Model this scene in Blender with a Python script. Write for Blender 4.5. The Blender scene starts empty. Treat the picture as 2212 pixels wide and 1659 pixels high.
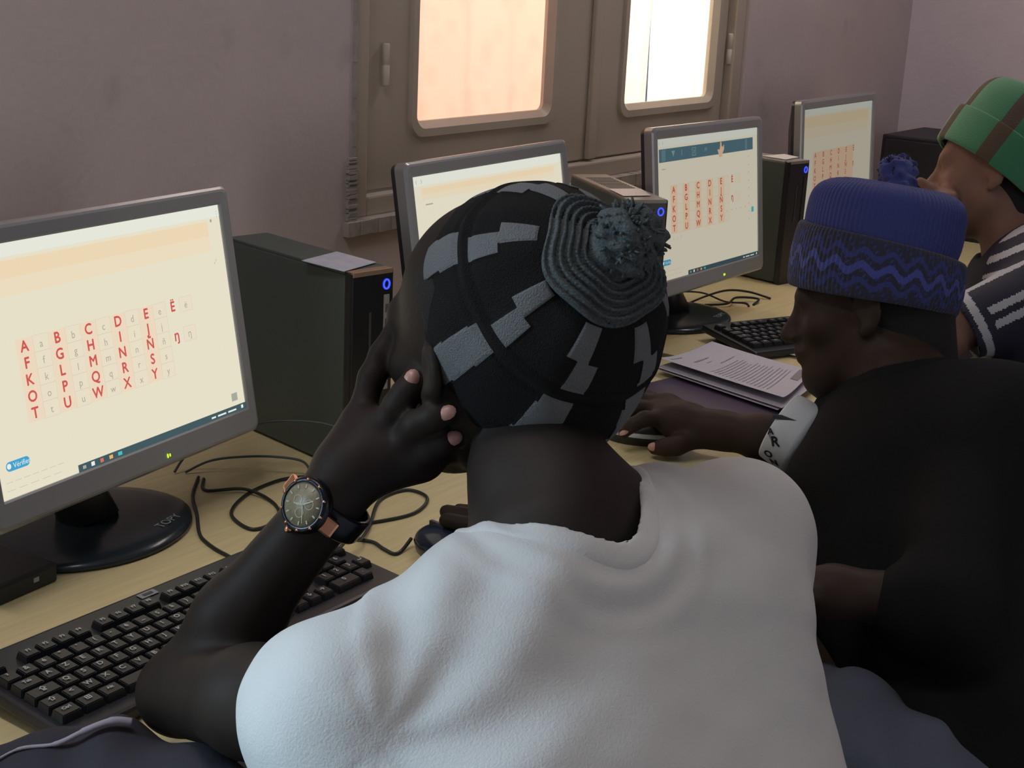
import bpy, bmesh, math, random
import numpy as np
from mathutils import Vector, Matrix

S = bpy.context.scene
COL = S.collection
rng = random.Random(7)
PI = math.pi

# ------------------------------------------------------------------ camera
FPX = 3119.37; YAW, PIT, ROLL = .95265, .28816, .04918; CAMZ = 1.42
def cam_basis():
    fw = np.array([math.sin(YAW)*math.cos(PIT), math.cos(YAW)*math.cos(PIT), -math.sin(PIT)])
    rt = np.array([math.cos(YAW), -math.sin(YAW), 0.]); up = np.cross(rt, fw)
    c, s = math.cos(ROLL), math.sin(ROLL)
    return c*rt+s*up, -s*rt+c*up, fw
CR, CU, CF = cam_basis()
CP = np.array([0, 0, CAMZ])
cam = bpy.data.objects.new('camera', bpy.data.cameras.new('camera')); COL.objects.link(cam)
cam.data.sensor_width = 36; cam.data.lens = FPX/2212*36; cam.data.clip_start = .05
cam.matrix_world = Matrix(((CR[0], CU[0], -CF[0], 0), (CR[1], CU[1], -CF[1], 0), (CR[2], CU[2], -CF[2], CAMZ), (0, 0, 0, 1)))
S.camera = cam
def at(px, py, d):
    """survey helper: the point of the room seen at this photo pixel, d metres ahead"""
    return CP + (CF + CR*(px-1106)/FPX - CU*(py-829.5)/FPX)*d

# ------------------------------------------------------------------ world, lights, exposure
S.view_settings.view_transform = 'Standard'; S.view_settings.look = 'None'
S.view_settings.gamma = 1; S.view_settings.exposure = 0.0
S.view_settings.use_curve_mapping = False
w = bpy.data.worlds.new('world'); S.world = w; w.use_nodes = True
w.node_tree.nodes['Background'].inputs[0].default_value = (.75, .8, 1, 1)
w.node_tree.nodes['Background'].inputs[1].default_value = .25
def area(name, loc, target, sx, sy, power, color):
    l = bpy.data.lights.new(name, 'AREA'); l.shape = 'RECTANGLE'; l.size = sx; l.size_y = sy
    l.energy = power; l.color = color
    o = bpy.data.objects.new(name, l); COL.objects.link(o); o.location = loc
    o.rotation_euler = (Vector(target)-Vector(loc)).to_track_quat('-Z', 'Y').to_euler()
    return o
# daylight behind the curtains of the visible window
area('daylight_window', (2.5, 2.25, 1.75), (2.5, 1.6, 1.6), 2.0, 1.5, 48, (1, .95, .95))
# cool daylight through the narrow window further left along the same wall
area('daylight_side_window', (-.42, 1.95, 1.62), (1.0, .7, .95), .26, .8, 98, (.56, .81, 1))
# soft fill from behind the camera, through an added unseen doorway
area('rear_fill_light', (1.3, -2.3, 1.2), (1.3, 1.0, 1.1), 1.1, 1.9, 11, (1, .88, .86))
# overhead fill added to brighten wall and desk, no lamps in view
area('overhead_fill_light', (.5, 1.15, 2.70), (.5, 1.25, 0), .15, 1.2, 11, (1, .90, .88))
area('overhead_fill_light', (3.0, 1.15, 2.70), (3.0, 1.25, 0), .15, 1.2, 11, (1, .90, .88))

# ------------------------------------------------------------------ materials
MATS = {}
def mat(name, col, rough=.6, metal=0., bump=0., bscale=200., var=0., vscale=8., emit=None, es=1., spec=.5, sheen=0., trans=0., vcol=None):
    if name in MATS: return MATS[name]
    m = bpy.data.materials.new(name); m.use_nodes = True; nt = m.node_tree; N = nt.nodes; L = nt.links
    b = N['Principled BSDF']
    b.inputs['Base Color'].default_value = (*col, 1); b.inputs['Roughness'].default_value = rough
    b.inputs['Metallic'].default_value = metal; b.inputs['Specular IOR Level'].default_value = spec
    if sheen: b.inputs['Sheen Weight'].default_value = sheen; b.inputs['Sheen Roughness'].default_value = .6
    if trans: b.inputs['Transmission Weight'].default_value = trans
    if emit: b.inputs['Emission Color'].default_value = (*emit, 1); b.inputs['Emission Strength'].default_value = es
    if var or bump:
        tc = N.new('ShaderNodeTexCoord')
    if var:
        n = N.new('ShaderNodeTexNoise'); n.inputs['Scale'].default_value = vscale; n.inputs['Detail'].default_value = 5
        L.new(tc.outputs['Object'], n.inputs['Vector'])
        mx = N.new('ShaderNodeMix'); mx.data_type = 'RGBA'
        v2 = vcol or tuple(c*(1-var) for c in col)
        mx.inputs['A'].default_value = (*v2, 1); mx.inputs['B'].default_value = (*[min(1, c*(1+var*.5)) for c in col], 1)
        L.new(n.outputs['Fac'], mx.inputs['Factor']); L.new(mx.outputs['Result'], b.inputs['Base Color'])
    if bump:
        n2 = N.new('ShaderNodeTexNoise'); n2.inputs['Scale'].default_value = bscale; n2.inputs['Detail'].default_value = 3
        L.new(tc.outputs['Object'], n2.inputs['Vector'])
        bp = N.new('ShaderNodeBump'); bp.inputs['Strength'].default_value = bump; bp.inputs['Distance'].default_value = .002
        L.new(n2.outputs['Fac'], bp.inputs['Height']); L.new(bp.outputs['Normal'], b.inputs['Normal'])
    MATS[name] = m; return m
def emis(name, col, s=1.):
    if name in MATS: return MATS[name]
    m = bpy.data.materials.new(name); m.use_nodes = True; nt = m.node_tree
    nt.nodes.clear(); e = nt.nodes.new('ShaderNodeEmission'); o = nt.nodes.new('ShaderNodeOutputMaterial')
    e.inputs[0].default_value = (*col, 1); e.inputs[1].default_value = s
    nt.links.new(e.outputs[0], o.inputs[0]); MATS[name] = m; return m
def srgb(r, g, b):
    return tuple(((c/255)/12.92 if c/255 <= .04045 else ((c/255+.055)/1.055)**2.4) for c in (r, g, b))

# ------------------------------------------------------------------ object helpers
def tag(o, label=None, cat=None, group=None, kind=None):
    if label: o['label'] = label
    if cat: o['category'] = cat
    if group: o['group'] = group
    if kind: o['kind'] = kind
    return o
def empty(name, loc, rz, label, cat, group=None):
    o = bpy.data.objects.new(name, None); COL.objects.link(o); o.location = loc; o.rotation_euler = (0, 0, rz)
    o.empty_display_size = .05
    return tag(o, label, cat, group)
def link(name, me, m, parent=None):
    o = bpy.data.objects.new(name, me); COL.objects.link(o)
    if m is not None:
        for q in (m if isinstance(m, (list, tuple)) else [m]): me.materials.append(q)
    if parent: o.parent = parent
    return o
def mesh(name, verts, faces, m, parent=None, smooth=False, mi=None):
    me = bpy.data.meshes.new(name); me.from_pydata([tuple(v) for v in verts], [], [tuple(f) for f in faces]); me.update()
    if mi is not None: me.polygons.foreach_set('material_index', mi)
    if smooth: me.polygons.foreach_set('use_smooth', [True]*len(me.polygons))
    return link(name, me, m, parent)
def bmobj(name, bm, m, parent=None, smooth=False):
    me = bpy.data.meshes.new(name); bm.normal_update(); bm.to_mesh(me); bm.free()
    if smooth: me.polygons.foreach_set('use_smooth', [True]*len(me.polygons))
    return link(name, me, m, parent)
def box(bm, x0, x1, y0, y1, z0, z1, bev=0., M=None, seg=2):
    r = bmesh.ops.create_cube(bm, size=1)
    vs = r['verts']
    for v in vs:
        v.co = Vector((x0+(v.co.x+.5)*(x1-x0), y0+(v.co.y+.5)*(y1-y0), z0+(v.co.z+.5)*(z1-z0)))
    if bev:
        es = list({e for v in vs for e in v.link_edges})
        rr = bmesh.ops.bevel(bm, geom=es, offset=bev, segments=seg, affect='EDGES', profile=.6)
        vs = list({v for f in rr['faces'] for v in f.verts} | {v for v in vs if v.is_valid})
    if M is not None:
        for v in vs: v.co = M @ v.co
    return bm
def boxo(name, x0, x1, y0, y1, z0, z1, m, parent=None, bev=0., M=None):
    return bmobj(name, box(bmesh.new(), x0, x1, y0, y1, z0, z1, bev, M), m, parent)
def tube_data(pts, rad, n=8, closed=False):
    P = [np.array(p, float) for p in pts]; k = len(P)
    if not isinstance(rad, (list, tuple, np.ndarray)): rad = [rad]*k
    V = []; F = []; up = None
    for i in range(k):
        t = P[(i+1) % k]-P[i-1] if closed else P[min(i+1, k-1)]-P[max(i-1, 0)]
        t = t/(np.linalg.norm(t)+1e-12)
        if up is None:
            up = np.array([0, 0, 1.]) if abs(t[2]) < .9 else np.array([1., 0, 0])
        a = np.cross(t, up); a /= np.linalg.norm(a)+1e-12; b = np.cross(a, t); up = b
        for j in range(n):
            an = 2*PI*j/n; V.append(P[i]+rad[i]*(a*math.cos(an)+b*math.sin(an)))
    for i in range(k if closed else k-1):
        for j in range(n):
            i2 = (i+1) % k
            F.append((i*n+j, i*n+(j+1) % n, i2*n+(j+1) % n, i2*n+j))
    if not closed:
        F.append(tuple(range(n-1, -1, -1))); F.append(tuple(range((k-1)*n, k*n)))
    return V, F
def spline(pts, per=10, closed=False):
    P = [np.array(p, float) for p in pts]; k = len(P); out = []
    for i in range(k if closed else k-1):
        p0, p1, p2, p3 = (P[(i-1) % k], P[i], P[(i+1) % k], P[(i+2) % k]) if closed else (P[max(i-1, 0)], P[i], P[i+1], P[min(i+2, k-1)])
        for j in range(per):
            t = j/per
            out.append(.5*(2*p1+(p2-p0)*t+(2*p0-5*p1+4*p2-p3)*t*t+(3*p1-p0-3*p2+p3)*t**3))
    if not closed: out.append(P[-1])
    return out
def tube(name, pts, rad, m, parent=None, n=8, closed=False):
    V, F = tube_data(pts, rad, n, closed); return mesh(name, V, F, m, parent, smooth=True)
def merge(L):
    V = []; F = []
    for v, f in L:
        o = len(V); V += list(v); F += [tuple(i+o for i in q) for q in f]
    return V, F
def lathe(prof, n=32, M=None):
    V = []; F = []
    for r_, z in prof:
        for j in range(n):
            a = 2*PI*j/n; V.append((r_*math.cos(a), r_*math.sin(a), z))
    k = len(prof)
    for i in range(k-1):
        for j in range(n): F.append((i*n+j, i*n+(j+1) % n, (i+1)*n+(j+1) % n, (i+1)*n+j))
    F.append(tuple(range(n-1, -1, -1))); F.append(tuple(range((k-1)*n, k*n)))
    if M is not None: V = [tuple(M @ Vector(v)) for v in V]
    return V, F
_fc = {}
def text_geo(s, size):
    """outline of one word as flat polygons, centred"""
    if s not in _fc:
        c = bpy.data.curves.new('lettering', 'FONT'); c.body = s; c.size = 1; c.resolution_u = 3
        c.align_x = 'CENTER'; c.align_y = 'CENTER'
        o = bpy.data.objects.new('lettering', c); COL.objects.link(o)
        dg = bpy.context.evaluated_depsgraph_get(); me = bpy.data.meshes.new_from_object(o.evaluated_get(dg))
        _fc[s] = ([tuple(v.co) for v in me.vertices], [tuple(p.vertices) for p in me.polygons])
        bpy.data.objects.remove(o); bpy.data.meshes.remove(me); bpy.data.curves.remove(c)
    V, F = _fc[s]
    return [(v[0]*size, v[1]*size, 0) for v in V], F
def bold(V, F, w):
    """heavier weight: the outline repeated with tiny offsets"""
    L = []
    for i, (dx, dy) in enumerate(((-w, 0), (w, 0), (0, w), (0, -w))):
        L.append(([(v[0]+dx, v[1]+dy, v[2]+i*.00002) for v in V], F))
    return merge(L)

# ------------------------------------------------------------------ implicit-surface modelling of bodies and cloth
def surface_nets(Vv, h, org):
    s = Vv < 0
    nx, ny, nz = Vv.shape
    occ = np.zeros((nx-1, ny-1, nz-1), np.uint8)
    for a in (0, 1):
        for b in (0, 1):
            for c in (0, 1): occ += s[a:nx-1+a, b:ny-1+b, c:nz-1+c]
    I, J, K = np.nonzero((occ > 0) & (occ < 8))
    n = len(I); acc = np.zeros((n, 3)); cnt = np.zeros(n)
    base = np.stack([I, J, K], 1).astype(float)
    cor = [(a, b, c) for a in (0, 1) for b in (0, 1) for c in (0, 1)]
    val = {q: Vv[I+q[0], J+q[1], K+q[2]].astype(float) for q in cor}
    for q in cor:
        for ax in range(3):
            if q[ax] == 0:
                q2 = list(q); q2[ax] = 1; q2 = tuple(q2)
                v0, v1 = val[q], val[q2]; m = (v0 < 0) != (v1 < 0)
                t = np.where(m, v0/np.where(m, v0-v1, 1), 0)
                p = np.array(q, float)[None, :].repeat(n, 0); p[:, ax] += t
                acc += p*m[:, None]; cnt += m
    P = (base+acc/cnt[:, None])*h+org
    idx = np.full(occ.shape, -1, np.int32); idx[I, J, K] = np.arange(n)
    F = []
    for ax in range(3):
        sl0 = [slice(1, -1)]*3; sl1 = [slice(1, -1)]*3
        sl0[ax] = slice(0, -1); sl1[ax] = slice(1, None)
        a = s[tuple(sl0)]; b = s[tuple(sl1)]
        E = np.stack(np.nonzero(a != b), 1)
        off = np.ones(3, int); off[ax] = 0
        E = E+off
        flip = s[E[:, 0], E[:, 1], E[:, 2]]
        u, v = [(1, 2), (2, 0), (0, 1)][ax]
        def g(du, dv):
            Q = E.copy(); Q[:, u] -= du; Q[:, v] -= dv
            return idx[Q[:, 0], Q[:, 1], Q[:, 2]]
        q = np.stack([g(1, 1), g(0, 1), g(0, 0), g(1, 0)], 1)
        q = q[(q >= 0).all(1) if len(q) else slice(None)] if False else q
        ok = (q >= 0).all(1); q = q[ok]; fl = flip[ok]
        q[~fl] = q[~fl][:, ::-1]
        F.append(q)
    return P, np.concatenate(F)
def A(*v): return np.array(v, float)
class Cap_:
    def __init__(s, a, b, ra, rb=None, k=.012, sub=False, flat=None):
        s.a = np.array(a, float); s.b = np.array(b, float); s.ra = ra; s.rb = ra if rb is None else rb; s.k = k; s.sub = sub
        s.flat = flat   # (axis, factor): squash perpendicular to axis
        lo = np.minimum(s.a, s.b)-max(s.ra, s.rb); hi = np.maximum(s.a, s.b)+max(s.ra, s.rb); s.lo, s.hi = lo, hi
    def d(s, P):
        ab = s.b-s.a; L = ab@ab+1e-12
        t = np.clip(((P-s.a)@ab)/L, 0, 1)
        q = P-s.a-t[..., None]*ab
        r = s.ra+t*(s.rb-s.ra)
        if s.flat is not None:
            ax, f = s.flat; c = q@ax
            q = q+ax*(c*(1/f-1))[..., None]
            dist = np.linalg.norm(q, axis=-1)-r
            return dist*np.where(dist > 0, 1, 1)*.8
        return np.linalg.norm(q, axis=-1)-r
class Ell:
    def __init__(s, c, r, M=None, k=.012, sub=False):
        s.c = np.array(c, float); s.r = np.array(r, float); s.M = np.eye(3) if M is None else np.array(M, float); s.k = k; s.sub = sub
        e = np.sqrt(((s.M*s.r[:, None])**2).sum(0)); s.lo = s.c-e; s.hi = s.c+e
    def d(s, P):
        q = (P-s.c)@s.M.T
        k0 = np.linalg.norm(q/s.r, axis=-1); k1 = np.linalg.norm(q/s.r**2, axis=-1)+1e-9
        return k0*(k0-1)/k1
class Beyond:
    """removes everything outside the given primitive (sub prim)"""
    def __init__(s, p, k=.002): s.p = p; s.k = k; s.sub = True; s.lo = s.hi = None
    def d(s, P): return -s.p.d(P)
class Plane:
    """keeps everything below the plane (sub prim)"""
    def __init__(s, c, n, k=.004): s.c = np.array(c, float); s.n = np.array(n, float)/np.linalg.norm(n); s.k = k; s.sub = True; s.lo = s.hi = None
    def d(s, P): return -((P-s.c)@s.n)
def smin(a, b, k):
    h = np.maximum(k-np.abs(a-b), 0)/k
    return np.minimum(a, b)-h*h*k*.25
def evalsdf(prims, P, disp=None):
    d = None
    for p in prims:
        if not p.sub:
            q = p.d(P); d = q if d is None else smin(d, q, p.k)
    if disp is not None and d is not None: d = d+disp(P)
    for p in prims:
        if p.sub:
            q = p.d(P); d = -smin(-d, q, p.k)
    return d
def blob(name, prims, h, m, parent=None, disp=None, pad=.01, bounds=None, smooth_it=1, origin=None, mifn=None):
    add = [p for p in prims if not p.sub]
    lo = np.min([p.lo for p in add], 0)-pad; hi = np.max([p.hi for p in add], 0)+pad
    if bounds is not None: lo = np.maximum(lo, bounds[0]); hi = np.minimum(hi, bounds[1])
    B = 12
    nb = np.ceil((hi-lo)/(h*B)).astype(int)
    n = nb*B
    G = np.full(tuple(n+1), 1.0, np.float32)
    cx = [lo[i]+(np.arange(nb[i])+.5)*B*h for i in range(3)]
    CC = np.stack(np.meshgrid(*cx, indexing='ij'), -1).reshape(-1, 3)
    hd = B*h*.5*1.7321
    DP = [p.d(CC) for p in prims]
    D = np.min([q for p, q in zip(prims, DP) if not p.sub], 0)
    subm = np.zeros(len(CC))
    out = np.zeros(len(CC), bool)
    for p, q in zip(prims, DP):
        if p.sub: out |= q < -hd*1.5
    # coarse sign for far interior blocks
    inside = D < -hd*1.6-.02
    act = (D < hd*1.3+.02) & ~out
    ar = np.arange(B+1)*h
    LG = np.stack(np.meshgrid(ar, ar, ar, indexing='ij'), -1)
    ids = np.stack(np.unravel_index(np.arange(len(CC)), tuple(nb)), 1)
    for bi in np.nonzero(act)[0]:
        i, j, k = ids[bi]*B
        if inside[bi] and not any(p.sub and q[bi] < hd*1.5 for p, q in zip(prims, DP)):
            G[i:i+B+1, j:j+B+1, k:k+B+1] = -1.; continue
        P = LG+lo+np.array([i, j, k])*h
        lim = D[bi]+2*hd*1.3+.03
        sel = [p for p, q in zip(prims, DP) if (q[bi] < lim if not p.sub else q[bi] < hd*1.6+.01)]
        if not any(not p.sub for p in sel): continue
        G[i:i+B+1, j:j+B+1, k:k+B+1] = evalsdf(sel, P, disp)
    G[0] = G[-1] = 1; G[:, 0] = G[:, -1] = 1; G[:, :, 0] = G[:, :, -1] = 1
    P, F = surface_nets(G, h, lo)
    me = bpy.data.meshes.new(name)
    me.vertices.add(len(P)); 
    # light smoothing along the mesh
    for _ in range(smooth_it):
        acc = np.zeros_like(P); c = np.zeros(len(P))
        for a, b in ((0, 1), (1, 2), (2, 3), (3, 0)):
            np.add.at(acc, F[:, a], P[F[:, b]]); np.add.at(acc, F[:, b], P[F[:, a]])
            np.add.at(c, F[:, a], 1); np.add.at(c, F[:, b], 1)
        P = .5*P+.5*acc/np.maximum(c, 1)[:, None]
    MI_ = mifn(P[F].mean(1)).astype(np.int32) if mifn is not None else None
    if origin is not None: P = P-np.array(origin)
    me.vertices.foreach_set('co', P.astype(np.float32).ravel())
    me.loops.add(F.size); me.loops.foreach_set('vertex_index', F.astype(np.int32).ravel())
    me.polygons.add(len(F)); me.polygons.foreach_set('loop_start', np.arange(0, F.size, 4, dtype=np.int32))
    me.update(calc_edges=True)
    me.polygons.foreach_set('use_smooth', np.ones(len(F), bool))
    o = link(name, me, m, parent)
    if MI_ is not None: me.polygons.foreach_set('material_index', MI_)
    return o
def chain(pts, k=.012, flat=None):
    """pts: list of (point, radius)"""
    return [Cap_(pts[i][0], pts[i+1][0], pts[i][1], pts[i+1][1], k, flat=flat) for i in range(len(pts)-1)]
def pc(*q, k=.012, flat=None):
    """chain from surveyed points (px, py, depth, radius)"""
    return chain([(at(a, b, c), r_) for a, b, c, r_ in q], k, flat)

# ================================================================== ROOM
DZ = .75           # desk top height
WY = 1.60          # back wall face
WX = 4.14          # right wall face
def wall_mat(name, col, stain):
    m = mat(name, col, .85, bump=.35, bscale=90)
    nt = m.node_tree; N = nt.nodes; L = nt.links; b = N['Principled BSDF']
    tc = N.new('ShaderNodeTexCoord')
    n1 = N.new('ShaderNodeTexNoise'); n1.inputs['Scale'].default_value = 2.2; n1.inputs['Detail'].default_value = 6; n1.inputs['Roughness'].default_value = .65
    n2 = N.new('ShaderNodeTexNoise'); n2.inputs['Scale'].default_value = 11; n2.inputs['Detail'].default_value = 8
    L.new(tc.outputs['Object'], n1.inputs[0]); L.new(tc.outputs['Object'], n2.inputs[0])
    r1 = N.new('ShaderNodeValToRGB'); r1.color_ramp.elements[0].position = .3; r1.color_ramp.elements[1].position = .7
    r1.color_ramp.elements[0].color = (*[c*.86 for c in col], 1); r1.color_ramp.elements[1].color = (*col, 1)
    r2 = N.new('ShaderNodeValToRGB'); r2.color_ramp.elements[0].position = .27; r2.color_ramp.elements[1].position = .36
    r2.color_ramp.elements[0].color = (*stain, 1); r2.color_ramp.elements[1].color = (1, 1, 1, 1)
    L.new(n1.outputs[0], r1.inputs[0]); L.new(n2.outputs[0], r2.inputs[0])
    mx = N.new('ShaderNodeMix'); mx.data_type = 'RGBA'; mx.blend_type = 'MULTIPLY'; mx.inputs['Factor'].default_value = .25
    L.new(r1.outputs[0], mx.inputs['A']); L.new(r2.outputs[0], mx.inputs['B']); L.new(mx.outputs['Result'], b.inputs['Base Color'])
    return m
WALL = wall_mat('wall_paint', (.63, .54, .54), (.62, .6, .58))
WALLR = wall_mat('right_wall_paint', (.66, .575, .62), (.7, .7, .7))
def struct(name, bm, m): return tag(bmobj(name, bm, m), kind='structure')
WX0, WX1, WZ0, WZ1 = 1.772, 3.135, .985, 2.25      # visible window opening
SX0, SX1, SZ0, SZ1 = -.66, -.16, 1.12, 2.15        # side window opening, out of frame
b = bmesh.new(); T = .26
for x0, x1, z0, z1 in ((-1.8, SX0, 0, 2.8), (SX0, SX1, 0, SZ0), (SX0, SX1, SZ1, 2.8), (SX1, WX0, 0, 2.8), (WX0, WX1, 0, WZ0), (WX0, WX1, WZ1, 2.8), (WX1, WX+.2, 0, 2.8)):
    box(b, x0, x1, WY, WY+T, z0, z1)
struct('wall_back', b, WALL)
struct('wall_right', box(bmesh.new(), WX, WX+.2, -2.2, WY, 0, 2.8), WALLR)
struct('wall_left', box(bmesh.new(), -2.0, -1.8, -2.2, WY+T, 0, 2.8), WALL)
b = bmesh.new()
for x0, x1, z0, z1 in ((-2, .8, 0, 2.8), (1.8, WX+.2, 0, 2.8), (.8, 1.8, 2.1, 2.8)): box(b, x0, x1, -2.4, -2.2, z0, z1)  # wall left open for the added fill doorway
struct('wall_front', b, WALL)
struct('floor', box(bmesh.new(), -2.0, WX+.2, -2.4, WY+T, -.1, 0), mat('floor_tile', (.16, .13, .11), .4, var=.3, vscale=3))
struct('ceiling', box(bmesh.new(), -2.0, WX+.2, -2.4, WY+T, 2.8, 2.9), mat('ceiling_paint', (.5, .47, .45), .9, var=.1))
b = bmesh.new()
box(b, .8, .86, -2.38, -2.22, 0, 2.1); box(b, 1.74, 1.8, -2.38, -2.22, 0, 2.1); box(b, .86, 1.74, -2.38, -2.22, 2.04, 2.1)
struct('trim_1', b, mat('added_doorway_paint', (.09, .075, .06), .5, var=.2))  # frame of the added doorway that passes the rear fill
# plaster ledge under the window, its broken edge, and the chipped plaster up the jamb
PL = mat('chipped_plaster', (.42, .38, .35), .9, bump=.8, bscale=60, var=.45, vscale=30)
b = bmesh.new(); rr = random.Random(3)
def rough_bar(b, x0, x1, y0, y1, z0, z1, n, ax, amp):
    for i in range(n):
        t0, t1 = i/n, (i+1)/n; j = lambda: rr.uniform(-amp, amp)
        if ax == 0: box(b, x0+(x1-x0)*t0, x0+(x1-x0)*t1+.001, y0+j(), y1, z0+j(), z1+j()*.5)
        else: box(b, x0+j(), x1+j(), y0+j(), y1, z0+(z1-z0)*t0, z0+(z1-z0)*t1+.001)
rough_bar(b, 1.748, 3.15, WY-.012, WY+.015, .962, .986, 90, 0, .0016)
struct('trim_2', b, PL)
b = bmesh.new(); rough_bar(b, 1.755, 1.775, WY-.006, WY+.012, .985, 1.09, 45, 2, .0018)
rough_bar(b, 1.764, 1.774, WY-.003, WY+.012, 1.09, WZ1, 60, 2, .0006)
struct('trim_3', b, PL)
# scuff scratched into the paint left of the window
V = []; F = []; 
for i in range(14):
    x = 1.452+rr.uniform(-.03, .03); z = 1.045+rr.uniform(-.012, .014)
    l = rr.uniform(.006, .02); a = rr.uniform(-.5, 2.2); wd = rr.uniform(.0008, .002)
    dx, dz = math.cos(a)*l, math.sin(a)*l; nx_, nz_ = -math.sin(a)*wd, math.cos(a)*wd
    o = len(V); V += [(x-dx-nx_, WY-.0006, z-dz-nz_), (x+dx-nx_, WY-.0006, z+dz-nz_), (x+dx+nx_, WY-.0006, z+dz+nz_), (x-dx+nx_, WY-.0006, z-dz+nz_)]; F.append((o, o+1, o+2, o+3))
tag(mesh('scuff_mark', V, F, mat('scuff_dirt', (.1, .09, .08), .9)), 'dark scratched scuff on the wall paint above the left monitor', 'scuff mark')

# ---- window: painted double casement, one leaf each side of the middle joint
WOOD = mat('window_paint', (.52, .45, .37), .42, bump=.15, bscale=30, var=.22, vscale=6)
def window_leaf(root, x0, x1, gx0, gx1, gz0, gz1, z0, z1, y):
    """leaf with a rounded-corner glass opening and a raised bead round it"""
    n = 8; rad = .02
    def rring(a0, a1, c0, c1, r_):
        P = []
        for cx, cz, s0 in ((a1-r_, c1-r_, 0), (a0+r_, c1-r_, 90), (a0+r_, c0+r_, 180), (a1-r_, c0+r_, 270)):
            for i in range(n+1):
                an = math.radians(s0+90*i/n); P.append((cx+r_*math.cos(an), cz+r_*math.sin(an)))
        return P
    rings = [(rring(x0, x1, z0, z1, .002), 0.045), (rring(x0, x1, z0, z1, .002), .003), (rring(x0+.003, x1-.003, z0+.003, z1-.003, .002), 0),
             (rring(gx0-.028, gx1+.028, gz0-.028, gz1+.028, .035), 0), (rring(gx0-.026, gx1+.026, gz0-.026, gz1+.026, .034), -.007),
             (rring(gx0-.012, gx1+.012, gz0-.012, gz1+.012, .026), -.007), (rring(gx0, gx1, gz0, gz1, .015), .006), (rring(gx0, gx1, gz0, gz1, .015), .013), (rring(gx0-.055, gx1+.055, gz0-.055, gz1+.055, .02), .0135), (rring(gx0-.055, gx1+.055, gz0-.055, gz1+.055, .02), .045)]
    V = []; F = []; k = 4*(n+1)
    for P, dy in rings: V += [(a, y+dy, c) for a, c in P]
    for i in range(len(rings)):
        i2 = (i+1) % len(rings)
        for j in range(k): F.append((i*k+j, i*k+(j+1) % k, i2*k+(j+1) % k, i2*k+j))
    return mesh('sash_frame', V, F, WOOD, root)
win = empty('window_1', ((WX0+WX1)/2, WY+.02, WZ0), 0, None, None); win['kind'] = 'structure'
ox, oy, oz = win.location
b = bmesh.new(); y0, y1 = .0, .09
for x0, x1, z0, z1 in ((WX0, WX0+.045, WZ0, WZ1), (WX1-.045, WX1, WZ0, WZ1), (WX0+.045, WX1-.045, WZ0, WZ0+.035), (WX0+.045, WX1-.045, WZ1-.05, WZ1)):
    box(b, x0-ox, x1-ox, y0-.01, y1, z0-oz, z1-oz, .004)
bmobj('window_frame', b, WOOD, win)
MIDX = 2.523
GL = bpy.data.materials.new('window_glass'); GL.use_nodes = True; nt = GL.node_tree; nt.nodes.clear()
g1 = nt.nodes.new('ShaderNodeBsdfGlossy'); g1.inputs['Roughness'].default_value = .05; t1 = nt.nodes.new('ShaderNodeBsdfTransparent')
mx = nt.nodes.new('ShaderNodeMixShader'); mx.inputs[0].default_value = .06; oo = nt.nodes.new('ShaderNodeOutputMaterial')
nt.links.new(t1.outputs[0], mx.inputs[1]); nt.links.new(g1.outputs[0], mx.inputs[2]); nt.links.new(mx.outputs[0], oo.inputs[0])
for x0, x1, gx0, gx1, gz in ((WX0+.047, MIDX-.001, 1.973, 2.362, 1.133), (MIDX+.001, WX1-.047, 2.655, 3.022, 1.128)):
    window_leaf(win, x0-ox, x1-ox, gx0-ox, gx1-ox, gz-oz, WZ1-.16-oz, WZ0+.038-oz, WZ1-.053-oz, .012)
    boxo('window_glass', gx0-.006-ox, gx1+.006-ox, .0262, .0295, gz-.006-oz, WZ1-.155-oz, GL, win)
# cover strip over the joint, hinges and stay
boxo('cover_strip', MIDX-.014-ox, MIDX+.014-ox, -.0, .0115, .04, WZ1-WZ0-.055, WOOD, win, .003)
HG = mat('hinge_paint', (.62, .56, .48), .5)
for hx in (WX0+.040, WX0+.10, WX1-.045):
    V, F = lathe([(.0055, -.035), (.0065, -.033), (.0065, -.001), (.0055, 0), (.0065, .001), (.0065, .033), (.0055, .035)], 12)
    mesh('hinge', [(v[0]+hx-ox, v[1]+.002, v[2]+1.235-oz) for v in V], F, HG, win, smooth=True)
# ---- side window out of frame (left on the same wall)
w2 = empty('window_2', ((SX0+SX1)/2, WY+.05, SZ0), 0, None, None); w2['kind'] = 'structure'
b = bmesh.new(); hw = (SX1-SX0)/2; hh = SZ1-SZ0
for x0, x1, z0, z1 in ((-hw, -hw+.04, 0, hh), (hw-.04, hw, 0, hh), (-hw+.04, hw-.04, 0, .04), (-hw+.04, hw-.04, hh-.04, hh)): box(b, x0, x1, 0, .08, z0, z1, .003)
bmobj('window_frame', b, WOOD, w2)

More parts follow.
